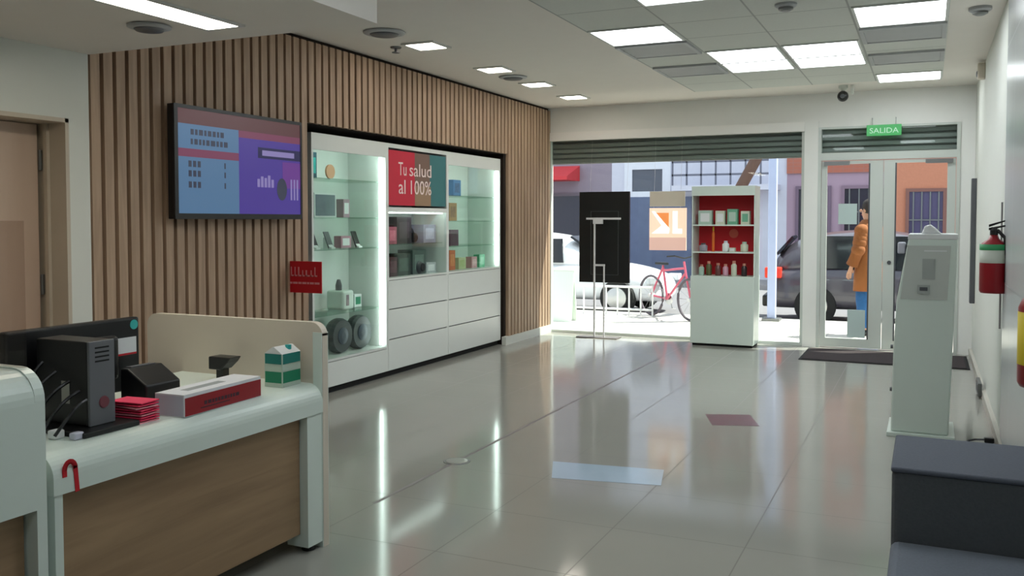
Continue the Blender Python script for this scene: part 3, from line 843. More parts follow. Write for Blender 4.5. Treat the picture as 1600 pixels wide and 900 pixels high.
# ------------------------------------------------------------------ display cabinets
CX0, CX1 = -5.13, -4.68
LEDM = emat('led and fill strip', (238, 255, 249), LED, (230, 230, 230))
SHELFG = glassmat('green edge shelf glass', (234, 246, 240), 0.1)
def cabinet(y0, y1, label, glass, drawers, shelves, led, extra=None):
    t = thing('display_cabinet', label, 'cabinet', ((CX0 + CX1) / 2, (y0 + y1) / 2, 0), 0, 'white display cabinets in the slatted wall')
    th = 0.025
    bm = bmesh.new()
    box(bm, CX0, CX0 + 0.02, y0, y1, 0.06, 2.24)
    box(bm, CX0 + 0.02, CX1, y0, y0 + th, 0.06, 2.24); box(bm, CX0 + 0.02, CX1, y1 - th, y1, 0.06, 2.24)
    box(bm, CX0 + 0.02, CX1, y0 + th, y1 - th, 2.2, 2.24)
    box(bm, CX0 + 0.02, CX1, y0 + th, y1 - th, 0.06, 0.085)
    g0 = glass[0][0]
    box(bm, CX0 + 0.02, CX1, y0 + th, y1 - th, g0 - 0.02, g0)
    for (a, b) in glass[1:]:
        box(bm, CX0 + 0.02, CX1, y0 + th, y1 - th, a - 0.045, a)
    obj('carcass', bm, CAB, t)
    obj('plinth', bx(CX0, CX1 - 0.04, y0, y1, 0, 0.06), BLACKM, t)
    for (a, b) in drawers:
        d = obj('drawer', bx(CX1 - 0.018, CX1 + 0.004, y0 + 0.004, y1 - 0.004, a + 0.004, b - 0.006), CAB, t, bevel=0.002)
        obj('grip', bx(CX1 - 0.03, CX1 - 0.018, y0 + 0.03, y1 - 0.03, b - 0.006, b), DGREY, d)
    if glass[-1][1] < 2.15:
        obj('header', bx(CX1 - 0.02, CX1, y0 + th, y1 - th, glass[-1][1], 2.2), CAB, t)
    for (a, b) in glass:
        if a > 1.6: continue
        obj('glass_pane', bx(CX1 - 0.012, CX1 - 0.006, y0 + th, y1 - th, a, b), CABGLASS, t)
    for z in shelves:
        obj('glass_shelf', bx(CX0 + 0.02, CX1 - 0.05, y0 + th, y1 - th, z - 0.008, z), SHELFG, t)
    for (ly, a, b) in led:
        obj('led_or_fill_strip', bx(CX1 - 0.045, CX1 - 0.02, ly - 0.006, ly + 0.006, a, b), LEDM, t)
    zl = 1.573 if len(glass) > 1 else 2.185
    obj('led_or_fill_strip', bx(CX1 - 0.055, CX1 - 0.03, y0 + 0.06, y1 - 0.06, zl, zl + 0.012), LEDM, t)  # added fill strip, tucked up top to brighten the cabinet inside
    return t
cabinet(6.16, 7.32, 'tall white glass display cabinet nearest the counter, glass almost to the floor', [(0.30, 2.1)], [(0.06, 0.28)], [0.68, 1.25, 1.53, 1.87], [(7.25, 0.32, 2.09)])
cabinet(7.32, 8.51, 'middle white display cabinet with red poster above and three drawers below', [(0.95, 1.585), (1.63, 2.2)], [(0.06, 0.36), (0.36, 0.65), (0.65, 0.93)], [1.27], [])
cabinet(8.51, 9.825, 'right white display cabinet with open glazed top and drawers, beside the window end', [(0.95, 2.1)], [(0.06, 0.36), (0.36, 0.65), (0.65, 0.93)], [1.22, 1.5, 1.78], [(9.775, 0.97, 2.09)])

# poster in the middle cabinet
t = thing('poster', 'red and teal advertising poster in the top of the middle cabinet', 'poster', (-4.69, 7.915, 1.64))
PY0, PY1 = 7.355, 8.475
PXX = -4.683
ps = [(bx(PXX - 0.01, PXX, PY0, PY0 + 0.48, 1.65, 2.18), 0), (bx(PXX - 0.01, PXX, PY0 + 0.48, PY0 + 0.78, 1.65, 2.18), 1), (bx(PXX - 0.01, PXX, PY0 + 0.78, PY1, 1.65, 2.18), 2),
      (bx(PXX - 0.008, PXX + 0.0008, PY0 + 0.48, PY0 + 0.8, 1.65, 1.85), 3)]
obj('print', multi(ps), [mat('poster red', (206, 30, 60), 0.5), mat('poster brown', (124, 96, 84), 0.5), mat('poster teal', (56, 118, 122), 0.5), mat('poster tan', (158, 128, 100), 0.5)], t)
INK = mat('poster white ink', (246, 226, 222), 0.5)
for word, size, y0, z0, w in (('Tu', 0.185, 0.17, 1.945, 0.15), ('salud', 0.185, 0.37, 1.945, 0.44), ('al', 0.2, 0.17, 1.765, 0.13), ('100%', 0.2, 0.36, 1.765, 0.45)):
    obj('lettering', text_bm(word, size, (PXX + 0.001, PY0 + y0, z0), (0, 1, 0), (0, 0, 1), 0.0006, w), INK, t)

# goods in the cabinets
before = set(bpy.data.objects)
def carton(x0, x1, y0, y1, z0, z1, m, label, cat='box', panel=None, name='product_box', group=None, side='X'):
    t = thing(name, label, cat, ((x0 + x1) / 2, (y0 + y1) / 2, z0), 0, group)
    obj('carton', bx(x0, x1, y0, y1, z0, z1), m, t, bevel=0.003)
    if panel:
        dy, dz = (y1 - y0) * 0.16, (z1 - z0) * 0.2
        if side == 'X': obj('printed_panel', bx(x1, x1 + 0.001, y0 + dy, y1 - dy, z0 + dz, z1 - dz), panel, t)
        else:
            dx = (x1 - x0) * 0.16
            obj('printed_panel', bx(x0 + dx, x1 - dx, y0 - 0.001, y0, z0 + dz, z1 - dz), panel, t)
    return t
NAVY = mat('slate blue plastic', (52, 66, 84), 0.4); SLATE = mat('dark slate plastic', (50, 58, 62), 0.4)
def wheel_thing(x, y, z, r, label):
    t = thing('hoverboard', label, 'scooter', (x, y, z))
    for s in (-1, 1):
        yy = y + s * (r * 0.98)
        w = obj('wheel', lathe(bmesh.new(), [(r * 0.5, -0.05), (r * 0.92, -0.05), (r, -0.02), (r, 0.02), (r * 0.92, 0.05), (r * 0.5, 0.05)], (x + 0.1, yy, z + r), 24, 'X'), SLATE, t)
        obj('hub', lathe(bmesh.new(), [(r * 0.48, -0.045), (r * 0.48, 0.055), (r * 0.2, 0.062)], (x + 0.1, yy, z + r), 20, 'X'), NAVY, w)
    obj('deck', bx(x - 0.06, x + 0.06, y - 0.22, y + 0.22, z + r * 0.8, z + r * 1.4), NAVY, t, bevel=0.03)
    return t
wheel_thing(-4.86, 6.80, 0.30, 0.16, 'dark slate two wheeled board at the bottom of the nearest glass cabinet')
t = thing('kitchen_machine', 'white kitchen machine on the lowest glass shelf of the nearest cabinet', 'appliance', (-4.85, 6.82, 0.68))
obj('body', bx(-4.95, -4.76, 6.72, 6.90, 0.68, 0.86), LAM, t, bevel=0.025)
obj('dark_panel', bx(-4.76, -4.757, 6.77, 6.81, 0.72, 0.82), mat('mauve panel', (120, 96, 108), 0.4), t)
obj('spout', lathe(bmesh.new(), [(0.03, 0), (0.03, 0.05), (0.015, 0.1)], (-4.85, 6.78, 0.86), 14), DGREY, t)
obj('handle', tube(bmesh.new(), [(-4.85, 6.90, 0.84), (-4.85, 6.98, 0.83), (-4.85, 6.98, 0.72), (-4.85, 6.90, 0.71)], 0.012), BLACK, t)
carton(-4.95, -4.85, 7.03, 7.15, 0.68, 0.80, PAPER, 'small pale box on the lowest glass shelf, right of the white machine', panel=GREEN)
def phone(x, y, z, m, label):
    t = thing('mobile_phone', label, 'phone', (x, y, z))
    bm = bmesh.new(); prism(bm, [(x - 0.06, z + 0.15), (x - 0.052, z + 0.152), (x + 0.008, z + 0.006), (x, z)], 'Y', y - 0.037, y + 0.037)
    obj('body', bm, m, t)
    bm = bmesh.new(); prism(bm, [(x - 0.06, z), (x + 0.03, z), (x + 0.03, z + 0.012), (x + 0.012, z + 0.012), (x - 0.05, z + 0.1), (x - 0.06, z + 0.1)], 'Y', y - 0.03, y + 0.03)
    obj('stand', bm, PAPER, t)
phone(-4.82, 6.40, 1.25, BLACK, 'black phone on a stand, left end of the second glass shelf')
phone(-4.82, 6.62, 1.25, DGREY, 'dark grey phone on a stand, second from left on the second glass shelf')
carton(-4.9, -4.82, 6.78, 6.94, 1.25, 1.36, mat('dusty pink box', (176, 120, 138), 0.6), 'dusty pink box on the second glass shelf', panel=PAPER)
phone(-4.80, 7.02, 1.25, BLACK, 'black phone on a stand, right end of the second glass shelf')
t = thing('picture_card', 'card printed with a dark bluish photo on the third glass shelf', 'card', (-4.85, 6.60, 1.53))
obj('card', bx(-4.87, -4.86, 6.44, 6.76, 1.53, 1.75), PAPER, t)
obj('photo', bx(-4.86, -4.858, 6.455, 6.745, 1.545, 1.735), mat('dark photo print', (58, 78, 88), 0.4, rgb2=(100, 120, 130), scale=14), t)
carton(-4.9, -4.82, 6.82, 6.92, 1.53, 1.70, mat('mauve box', (160, 130, 142), 0.6), 'slim mauve box right of the photo card', panel=PAPER)
carton(-4.9, -4.80, 6.30, 6.40, 1.87, 2.10, mat('deep teal box', (26, 82, 98), 0.5), 'deep teal box on the top glass shelf', panel=TEAL)
t = thing('orange_badge', 'round orange badge standing on the top glass shelf', 'badge', (-4.85, 6.66, 1.87))
obj('disc', lathe(bmesh.new(), [(0.065, -0.008), (0.065, 0.008)], (-4.85, 6.66, 1.945), 24, 'X'), mat('pale orange', (206, 150, 110), 0.5), t)
obj('foot', bx(-4.88, -4.82, 6.62, 6.70, 1.87, 1.882), PAPER, t)
# middle cabinet goods
MIDC = [('dark maroon box, left on the lower shelf of the middle cabinet', 7.44, 7.62, 0.95, 1.14, (70, 22, 38)), ('dark green box on the lower shelf of the middle cabinet', 7.60, 7.86, 0.95, 1.17, (26, 56, 46)),
        ('grey green box on the lower shelf of the middle cabinet', 7.90, 8.16, 0.95, 1.2, (84, 104, 98)), ('small white box, right on the lower shelf of the middle cabinet', 8.18, 8.38, 0.95, 1.06, (214, 220, 224)),
        ('pink box, left on the upper shelf of the middle cabinet', 7.44, 7.60, 1.27, 1.44, (186, 92, 112)), ('near black box on the upper shelf of the middle cabinet', 7.60, 7.88, 1.27, 1.54, (40, 24, 34)),
        ('pale lilac box, right on the upper shelf of the middle cabinet', 8.12, 8.38, 1.27, 1.46, (160, 160, 184))]
for lb, a, b, c, d, col in MIDC:
    carton(-4.88, -4.70, a - 0.05, b - 0.05, c, d, mat('box ' + lb[:14], col, 0.5, var=0.2, scale=20), lb, panel=mat('print ' + lb[:12], tuple(min(255, v + 50) for v in col), 0.5, rgb2=col, scale=25))
t = thing('headphones', 'black headphones on the upper shelf of the middle cabinet', 'headphones', (-4.8, 7.98, 1.27))
obj('headband', tube(bmesh.new(), [(-4.82, 7.98 + 0.085 * math.cos(a), 1.34 + 0.09 * math.sin(a)) for a in [PI * i / 14 for i in range(15)]], 0.012), BLACK, t)
for s in (-1, 1):
    obj('ear_cup', lathe(bmesh.new(), [(0.05, -0.02), (0.055, 0), (0.05, 0.02)], (-4.82, 7.98 + s * 0.085, 1.325), 18, 'Y'), BLACK, t)
t = thing('loudspeaker', 'round dark speaker on the lower shelf of the middle cabinet, before the boxes', 'speaker', (-4.72, 7.98, 0.95))
obj('body', ball(bmesh.new(), (-4.72, 7.98, 1.02), 0.07), SLATE, t, smooth=True)
obj('grille', lathe(bmesh.new(), [(0.045, 0), (0.04, 0.012)], (-4.66, 7.98, 1.02), 18, 'X'), BLACKM, t)
# right cabinet goods: a column of small packs near its left side
COLP = [('bright blue pack, topmost in the right cabinet', 8.72, 8.90, 1.78, 1.96, (80, 140, 196), (20, 60, 90)), ('tan and orange pack on the third shelf of the right cabinet', 8.62, 8.80, 1.50, 1.70, (190, 150, 96), (110, 84, 60)),
        ('dark plum pack on the second shelf of the right cabinet', 8.64, 8.84, 1.22, 1.40, (96, 56, 78), (60, 30, 44)), ('tall orange pack at the bottom of the right cabinet', 8.62, 8.76, 0.95, 1.17, (214, 110, 60), (236, 160, 90)),
        ('small lime and white pack at the bottom of the right cabinet', 8.84, 9.02, 0.95, 1.08, (206, 214, 170), (170, 190, 110)), ('small pink pack at the bottom of the right cabinet', 9.16, 9.30, 0.95, 1.08, (206, 150, 156), (230, 190, 190)),
        ('small green pack, last at the bottom of the right cabinet', 9.36, 9.50, 0.95, 1.10, (96, 180, 140), (150, 210, 180))]
for lb, a, b, c, d, col, c2 in COLP:
    carton(-4.82, -4.74, a + 0.08, b + 0.08, c, d, mat('pack ' + lb[:16], col, 0.5), lb, panel=mat('pack print ' + lb[:12], c2, 0.4, rgb2=col, scale=20))

for o in set(bpy.data.objects) - before:
    if o.parent is None: o.location += Vector((-0.08, 0.10, 0))

# ------------------------------------------------------------------ service counters
FX = -2.50
def lip_profile(z0, z1, depth, r):
    """rounded nosing seen along y: front at FX, top running back"""
    pts = [(FX - depth, z1), (FX - depth, z1 - 0.04), (FX - 0.05, z1 - 0.04), (FX - 0.05, z0), (FX, z0)]
    for i in range(9):
        a = i / 8 * PI / 2
        pts.append((FX - r + r * math.cos(a), z1 - r + r * math.sin(a)))
    return pts
t = thing('service_counter', 'long white and oak service counter with computer and boxes on it', 'counter', (-2.9, 2.67, 0))
cA = t
obj('counter_top', prism(bmesh.new(), lip_profile(0.625, 0.755, 0.85, 0.075), 'Y', 1.96, 3.36), LAM, t)
obj('front_panel', bx(FX - 0.085, FX - 0.045, 1.995, 3.245, 0.09, 0.625), OAK, t)
obj('kick_board', bx(FX - 0.3, FX - 0.28, 2.0, 3.30, 0, 0.12), BLACKM, t)
bm = bmesh.new()
pts = [(-3.58, 0.0), (FX, 0.0), (FX, 0.985)]
for i in range(7):
    a = i / 6 * PI / 2; pts.append((FX - 0.06 + 0.06 * math.cos(a), 0.975 + 0.06 * math.sin(a)))
for i in range(7):
    a = PI / 2 + i / 6 * PI / 2; pts.append((-3.52 + 0.06 * math.cos(a), 0.975 + 0.06 * math.sin(a)))
prism(bm, pts, 'Y', 3.36, 3.40)
obj('end_panel', bm, CREAM, t)
obj('corner_leg', bx(FX - 0.12, FX - 0.004, 3.25, 3.36, 0.03, 0.64), LAM, t)
obj('foot', lathe(bmesh.new(), [(0.03, 0), (0.03, 0.03)], (FX - 0.05, 3.31, 0.0), 14), BLACK, t)
obj('end_edge', bx(FX - 0.05, FX - 0.002, 3.355, 3.405, 0.0, 0.99), LAM, t)
obj('corner_leg', bx(FX - 0.12, FX - 0.004, 1.965, 1.995, 0.0, 0.625), LAM, t)
# red hooked stripe on the nosing
bm = bmesh.new()
arc = [(2.02 - 0.02 * math.cos(a), 0.69 + 0.025 * math.sin(a)) for a in [PI * i / 8 for i in range(9)]]
path = [(FX + 0.001, 2.0, 0.68)] + [(FX + 0.001, y_, z_ + 0.01) for y_, z_ in arc] + [(FX + 0.001, 2.046, 0.628)]
for (p, q_) in zip(path, path[1:]):
    d = Vector(q_) - Vector(p); n = Vector((0, -d.z, d.y)).normalized() * 0.008
    vs = []
    for sx in (-0.002, 0.001):
        for pp in (Vector(p) - d * 0.1, Vector(q_) + d * 0.1):
            vs.append([bm.verts.new(pp + n + Vector((sx, 0, 0))), bm.verts.new(pp - n + Vector((sx, 0, 0)))])
    a, b, c, e = vs
    bm.faces.new((a[0], a[1], b[1], b[0])); bm.faces.new((c[0], e[0], e[1], c[1]))
    bm.faces.new((a[0], b[0], e[0], c[0])); bm.faces.new((a[1], c[1], e[1], b[1]))
o = obj('red_stripe', bm, RED, t); o['label'] = 'red hooked stripe on the white nosing'

t = thing('service_counter', 'taller white fronted counter cut off by the left edge of the picture', 'counter', (-2.9, 1.3, 0))
pr = [(FX - 0.45, 1.035), (FX - 0.45, 1.0), (FX - 0.06, 1.0), (FX - 0.06, 0.6), (FX, 0.6)]
for i in range(9):
    a = i / 8 * PI / 2; pr.append((FX - 0.1 + 0.1 * math.cos(a), 0.935 + 0.1 * math.sin(a)))
obj('upper_front', prism(bmesh.new(), pr, 'Y', 0.4, 1.90), LAM, t)
obj('lower_front', bx(FX - 0.1, FX - 0.05, 0.42, 1.89, 0.08, 0.6), OAK, t)
pe = [(FX - 0.45, 0.0), (FX, 0.0)]
for i in range(9):
    a = i / 8 * PI / 2; pe.append((FX - 0.1 + 0.1 * math.cos(a), 0.94 + 0.1 * math.sin(a)))
pe.append((FX - 0.45, 1.04))
obj('end_panel', prism(bmesh.new(), pe, 'Y', 1.90, 1.935), LAM, t)
obj('work_top', bx(FX - 0.85, FX - 0.06, 0.42, 1.9, 0.70, 0.735), LAM, t)
obj('kick_board', bx(FX - 0.3, FX - 0.28, 0.45, 1.88, 0, 0.1), BLACKM, t)
t = thing('acrylic_screen', 'clear acrylic screen standing on the tall counter end', 'screen', (-2.9, 1.915, 1.04))
obj('pane', bx(-3.5, -2.56, 1.912, 1.92, 1.04, 1.5), ACRYL, t)
obj('clamp', bx(-2.80, -2.74, 1.90, 1.935, 1.038, 1.075), STEEL, t)
obj('clamp', bx(-2.94, -2.90, 1.90, 1.935, 1.038, 1.075), STEEL, t)

# things on the counter
ZT = 0.755
t = thing('computer_monitor', 'black computer monitor on the counter seen from behind', 'monitor', (-3.0, 2.48, ZT))
obj('back_shell', bx(-3.03, -2.99, 2.16, 2.765, 0.80, 1.10), BLACK, t, bevel=0.01)
obj('rear_bulge', bx(-2.995, -2.95, 2.30, 2.63, 0.86, 1.04), BLACK, t, bevel=0.02)
obj('stand', bx(-2.99, -2.95, 2.42, 2.50, ZT + 0.01, 0.88), BLACK, t)
obj('foot', bx(-3.14, -2.965, 2.36, 2.62, ZT, ZT + 0.012), BLACK, t, bevel=0.004)
o = obj('corner_sticker', lathe(bmesh.new(), [(0.02, 0), (0.02, 0.002)], (-2.99, 2.735, 1.07), 16, 'X'), TEAL, t); o['label'] = 'round teal sticker on the monitor corner'
o = obj('asset_label', multi([(bx(-2.99, -2.988, 2.60, 2.745, 0.955, 1.02), 0), (bx(-2.99, -2.9875, 2.60, 2.745, 0.948, 0.956), 1)]), [PAPER, RED], t); o['label'] = 'white paper label with a red lower edge'
t = thing('computer_tower', 'slim dark grey computer tower standing upright before the monitor', 'computer', (-2.8, 2.29, ZT))
obj('case', bx(-2.93, -2.672, 2.235, 2.345, ZT + 0.02, 1.075), BLACK, t, bevel=0.006)
obj('front_plate', bx(-2.672, -2.66, 2.235, 2.345, ZT + 0.02, 1.075), mat('grey computer front', (104, 106, 110), 0.5), t, bevel=0.004)
bm = bmesh.new()
for k in range(4): box(bm, -2.66, -2.659, 2.26, 2.32, 1.0 + k * 0.016, 1.006 + k * 0.016)
obj('vent_slots', bm, BLACKM, t)
obj('power_button', lathe(bmesh.new(), [(0.022, 0), (0.02, 0.004)], (-2.66, 2.295, 0.855), 18, 'X'), mat('rosy button ring', (120, 60, 70), 0.4), t)
obj('foot', bx(-2.96, -2.60, 2.16, 2.40, ZT, ZT + 0.02), BLACK, t, bevel=0.005)
o = obj('side_label', bx(-2.80, -2.76, 2.2338, 2.235, 0.85, 0.93), mat('grey label', (170, 168, 160), 0.6), t); o['label'] = 'pale label on the black side'
t = thing('power_cables', 'tangle of black cables with pale plugs beside the computer tower', 'cable', (-2.7, 2.13, ZT))
bm = bmesh.new()
for k in range(5):
    p0 = Vector((-2.66 - k * 0.05, 2.22, ZT + 0.12 + 0.03 * k))
    pts = [p0 + Vector((0.02 * math.sin(3 * s + k), -0.13 * s, -(0.10 + 0.03 * k) * s + 0.03 * math.sin(PI * s))) for s in [i / 8 for i in range(9)]]
    tube(bm, pts, 0.006, 6)
obj('cable', bm, BLACK, t)
obj('plug', bx(-2.72, -2.68, 2.11, 2.15, ZT, ZT + 0.03), PAPER, t, bevel=0.006)
obj('plug', bx(-2.64, -2.61, 2.13, 2.17, ZT, ZT + 0.025), LILAC, t, bevel=0.006)
t = thing('card_reader', 'black card reader on the counter behind the pink papers', 'card reader', (-2.82, 2.70, ZT))
bm = bmesh.new(); prism(bm, [(-2.9, ZT), (-2.76, ZT), (-2.76, ZT + 0.10), (-2.86, ZT + 0.16), (-2.9, ZT + 0.16)], 'Y', 2.58, 2.76)
obj('body', bm, BLACK, t, bevel=0.008)
obj('paper_slot', bx(-2.9, -2.87, 2.61, 2.73, ZT + 0.155, ZT + 0.163), DGREY, t)
t = thing('pink_papers', 'fanned pile of pink leaflets on the counter between tower and long box', 'leaflets', (-2.68, 2.5, ZT))
random.seed(5)
for k in range(9):
    b = bx(-2.76, -2.61, 2.405, 2.50, ZT + k * 0.009, ZT + k * 0.009 + 0.004)
    a = random.uniform(-0.12, 0.12)
    bmesh.ops.rotate(b, verts=b.verts[:], cent=(-2.685, 2.45, ZT), matrix=Matrix.Rotation(a, 3, 'Z'))
    obj('leaflet', b, PINK if k % 3 else mat('pale pink paper', (232, 150, 160), 0.7), t)

t = thing('long_box', 'long white and red carton lying on the counter edge', 'box', (-2.65, 2.76, ZT))
BR = (-2.545, 2.56)
def rb(b):
    bmesh.ops.rotate(b, verts=b.verts[:], cent=(BR[0], BR[1], ZT), matrix=Matrix.Rotation(math.radians(3), 3, 'Z')); return b
BX0, BX1, BY0, BY1 = BR[0] - 0.14, BR[0], BR[1], BR[1] + 0.46
obj('carton', rb(bx(BX0, BX1, BY0, BY1, ZT, ZT + 0.085)), mat('white card', (224, 226, 230), 0.6), t)
obj('end_flap', rb(bx(BX0 + 0.004, BX1 - 0.004, BY0 - 0.001, BY0, ZT + 0.003, ZT + 0.08)), LILAC, t)
o = obj('red_side', rb(bx(BX1, BX1 + 0.001, BY0 + 0.004, BY1, ZT + 0.002, ZT + 0.072)), DRED, t); o['label'] = 'red printed long side'
bm = bmesh.new()
yy = BY0 + 0.11
while yy < BY0 + 0.32:
    w = random.uniform(0.008, 0.02); box(bm, BX1, BX1 + 0.0018, yy, yy + w, ZT + 0.03, ZT + 0.044); yy += w + 0.006
box(bm, BX1, BX1 + 0.0018, BY0 + 0.09, BY0 + 0.26, ZT + 0.018, ZT + 0.022)
obj('print', rb(bm), mat('dark print', (60, 30, 44), 0.6), t)
o = obj('top_print', rb(bx(BX0 + 0.05, BX1 - 0.05, BY0 + 0.08, BY0 + 0.3, ZT + 0.085, ZT + 0.0855)), mat('grey print', (150, 156, 156), 0.6), t)

t = thing('green_carton', 'small white and green carton beside the end panel of the counter', 'carton', (-2.66, 3.26, ZT))
obj('carton', bx(-2.70, -2.60, 3.20, 3.33, ZT, ZT + 0.15), mat('pale green card', (190, 206, 192), 0.6), t, bevel=0.002)
bm = bmesh.new(); prism(bm, [(-2.70, ZT + 0.15), (-2.60, ZT + 0.15), (-2.645, ZT + 0.18), (-2.655, ZT + 0.18)], 'Y', 3.20, 3.33)
obj('gable_top', bm, PAPER, t)
obj('cap', lathe(bmesh.new(), [(0.014, 0), (0.014, 0.02)], (-2.63, 3.28, ZT + 0.163), 12), TEAL, t)
for (a, b, m_) in ((0.105, 0.15, mat('sea green print', (20, 124, 116), 0.5)), (0.02, 0.07, GREEN)):
    obj('green_band', multi([(bx(-2.60, -2.5985, 3.205, 3.325, ZT + a, ZT + b), 0), (bx(-2.695, -2.605, 3.1985, 3.20, ZT + a, ZT + b), 0)]), m_, t)
t = thing('desk_phone', 'small black gadget standing behind the long white and red box', 'gadget', (-2.97, 3.25, ZT))
obj('stem', bx(-3.0, -2.96, 3.22, 3.26, ZT, ZT + 0.06), BLACK, t)
bm = bmesh.new(); prism(bm, [(-3.03, ZT + 0.055), (-2.96, ZT + 0.055), (-2.92, ZT + 0.09), (-2.90, ZT + 0.115), (-3.03, ZT + 0.115)], 'Y', 3.20, 3.28)
obj('head', bm, BLACK, t, bevel=0.006)

# ------------------------------------------------------------------ kiosk
t = thing('self_service_kiosk', 'tall white self service kiosk standing by the right wall', 'kiosk', (-0.02, 7.0, 0))
KY0, KY1 = 6.8, 7.25
prof = [(-0.215, 0.03), (-0.205, 0.6), (-0.19, 0.95), (-0.12, 1.38), (0.185, 1.38), (0.165, 0.55), (0.15, 0.03)]
obj('body', prism(bmesh.new(), prof, 'Y', KY0, KY1), LAM, t, bevel=0.012)
obj('top_cap', prism(bmesh.new(), [(-0.125, 1.372), (-0.12, 1.41), (0.19, 1.41), (0.188, 1.372)], 'Y', KY0 - 0.006, KY1 + 0.006), PAPER, t, bevel=0.006)
obj('base_plate', bx(-0.24, 0.19, KY0 - 0.04, KY1 + 0.04, 0.0, 0.03), LAM, t, bevel=0.005)
bm = bmesh.new(); prism(bm, [(-0.189, 0.98), (-0.183, 0.98), (-0.125, 1.33), (-0.131, 1.33)], 'Y', KY0 + 0.04, KY1 - 0.04)
obj('touch_screen', bm, BLACK, t)
o = obj('side_panel', multi([(prism(bmesh.new(), [(-0.165, 0.96), (-0.125, 1.33), (0.145, 1.33), (0.128, 0.96)], 'Y', KY0 - 0.004, KY0 + 0.002), 0), (prism(bmesh.new(), [(-0.02, 1.29), (-0.02, 1.298), (0.12, 1.298), (0.12, 1.29)], 'Y', KY0 - 0.005, KY0 + 0.002), 1)]), [mat('pale grey panel', (196, 202, 196), 0.4), PAPER], t)
bm = bmesh.new(); box(bm, -0.06, 0.02, KY0 - 0.012, KY0 - 0.004, 1.0, 1.06)
box(bm, -0.03, 0.05, KY0 - 0.008, KY0 - 0.004, 1.1, 1.24)
obj('service_panel', bm, mat('panel grey', (166, 172, 168), 0.4), o)
obj('service_slot', bx(-0.045, 0.005, KY0 - 0.014, KY0 - 0.012, 1.02, 1.045), DGREY, o)
obj('ticket_printer', prism(bmesh.new(), [(-0.04, 1.41), (-0.02, 1.465), (0.02, 1.475), (0.06, 1.44), (0.09, 1.41)], 'Y', KY0 + 0.02, KY0 + 0.2), PAPER, t, bevel=0.012)
for z in (0.32, 0.62):
    x = -0.212
    obj('bolt', lathe(bmesh.new(), [(0.014, -0.012), (0.014, 0.004)], (x, KY0 + 0.03, z), 12, 'X'), DGREY, t)
obj('card_slot', bx(-0.19, -0.14, KY0 + 0.05, KY0 + 0.2, 1.27, 1.35), LILAC, t, bevel=0.01)

# ------------------------------------------------------------------ bench
t = thing('waiting_bench', 'grey upholstered waiting bench in the near right corner', 'bench', (0.17, 2.95, 0))
obj('backrest', bx(-0.095, 0.435, 3.2, 3.69, 0.06, 0.68), FABRICD, t, bevel=0.02)
obj('top_cushion', bx(-0.098, 0.438, 3.195, 3.695, 0.672, 0.69), FABRIC, t, bevel=0.008)
obj('seat', bx(-0.095, 0.435, 2.42, 3.2, 0.16, 0.45), mat('seat upholstery', (118, 125, 137), 0.85, var=0.12, scale=120, bump=0.15), t, bevel=0.025)
obj('seat_base', bx(-0.08, 0.42, 2.44, 3.2, 0.06, 0.16), FABRICD, t)
for (x, y) in ((-0.04, 2.5), (0.38, 2.5), (-0.04, 3.62), (0.38, 3.62)):
    obj('foot', lathe(bmesh.new(), [(0.02, 0), (0.025, 0.06)], (x, y, 0), 12), BLACK, t)

# ------------------------------------------------------------------ right wall fittings
def extinguisher(x, y, z, r, h, label, mid, mc):
    t = thing('fire_extinguisher', label, 'fire extinguisher', (x, y, z), 0)
    obj('cylinder', lathe(bmesh.new(), [(r * 0.9, 0), (r, 0.015), (r, h * 0.78), (r * 0.85, h * 0.86), (r * 0.4, h * 0.93), (r * 0.28, h)], (x, y, z), 28), DRED, t, smooth=True)
    o = obj('label_band', lathe(bmesh.new(), [(r * 1.005, h * mid[0]), (r * 1.008, h * mid[0] + 0.001), (r * 1.008, h * mid[1]), (r * 1.005, h * mid[1])], (x, y, z), 28), mc[0], t, smooth=True)
    if len(mc) > 1:
        obj('label_stripe', lathe(bmesh.new(), [(r * 1.01, h * mid[1]), (r * 1.012, h * mid[1] + 0.001), (r * 1.012, h * (mid[1] + 0.1)), (r * 1.01, h * (mid[1] + 0.1))], (x, y, z), 28), mc[1], t, smooth=True)
    obj('valve', lathe(bmesh.new(), [(r * 0.3, h), (r * 0.3, h + 0.03), (r * 0.18, h + 0.05)], (x, y, z), 14), BLACK, t)
    bm = bmesh.new(); prism(bm, [(x - 0.03, z + h + 0.03), (x + 0.07, z + h + 0.055), (x + 0.07, z + h + 0.065), (x - 0.03, z + h + 0.045)], 'Y', y - 0.012, y + 0.012)
    prism(bm, [(x - 0.03, z + h + 0.05), (x + 0.06, z + h + 0.085), (x + 0.06, z + h + 0.094), (x - 0.03, z + h + 0.066)], 'Y', y - 0.01, y + 0.01)
    obj('handle', bm, BLACK, t)
    obj('hose', tube(bmesh.new(), [(x + 0.02, y - 0.01, z + h + 0.03), (x + r * 0.75, y - r * 0.5, z + h * 0.95), (x + r * 0.9, y - r * 0.75, z + h * 0.6), (x + r * 0.85, y - r * 0.8, z + h * 0.2)], 0.011), BLACK, t)
    obj('wall_bracket', bx(x + r * 0.6, XR - 0.0, y - 0.03, y + 0.03, z + h * 0.55, z + h * 0.7), STEEL, t)
    return t
extinguisher(0.383, 6.5, 1.04, 0.08, 0.37, 'red fire extinguisher with green and white label hung on the right wall', (0.52, 0.74), [mat('white label', (206, 212, 200), 0.5), mat('green stripe', (40, 150, 90), 0.5)])
extinguisher(0.36, 3.46, 0.945, 0.08, 0.34, 'red fire extinguisher with yellow label cut off by the right picture edge', (0.22, 0.74), [YELLOW])
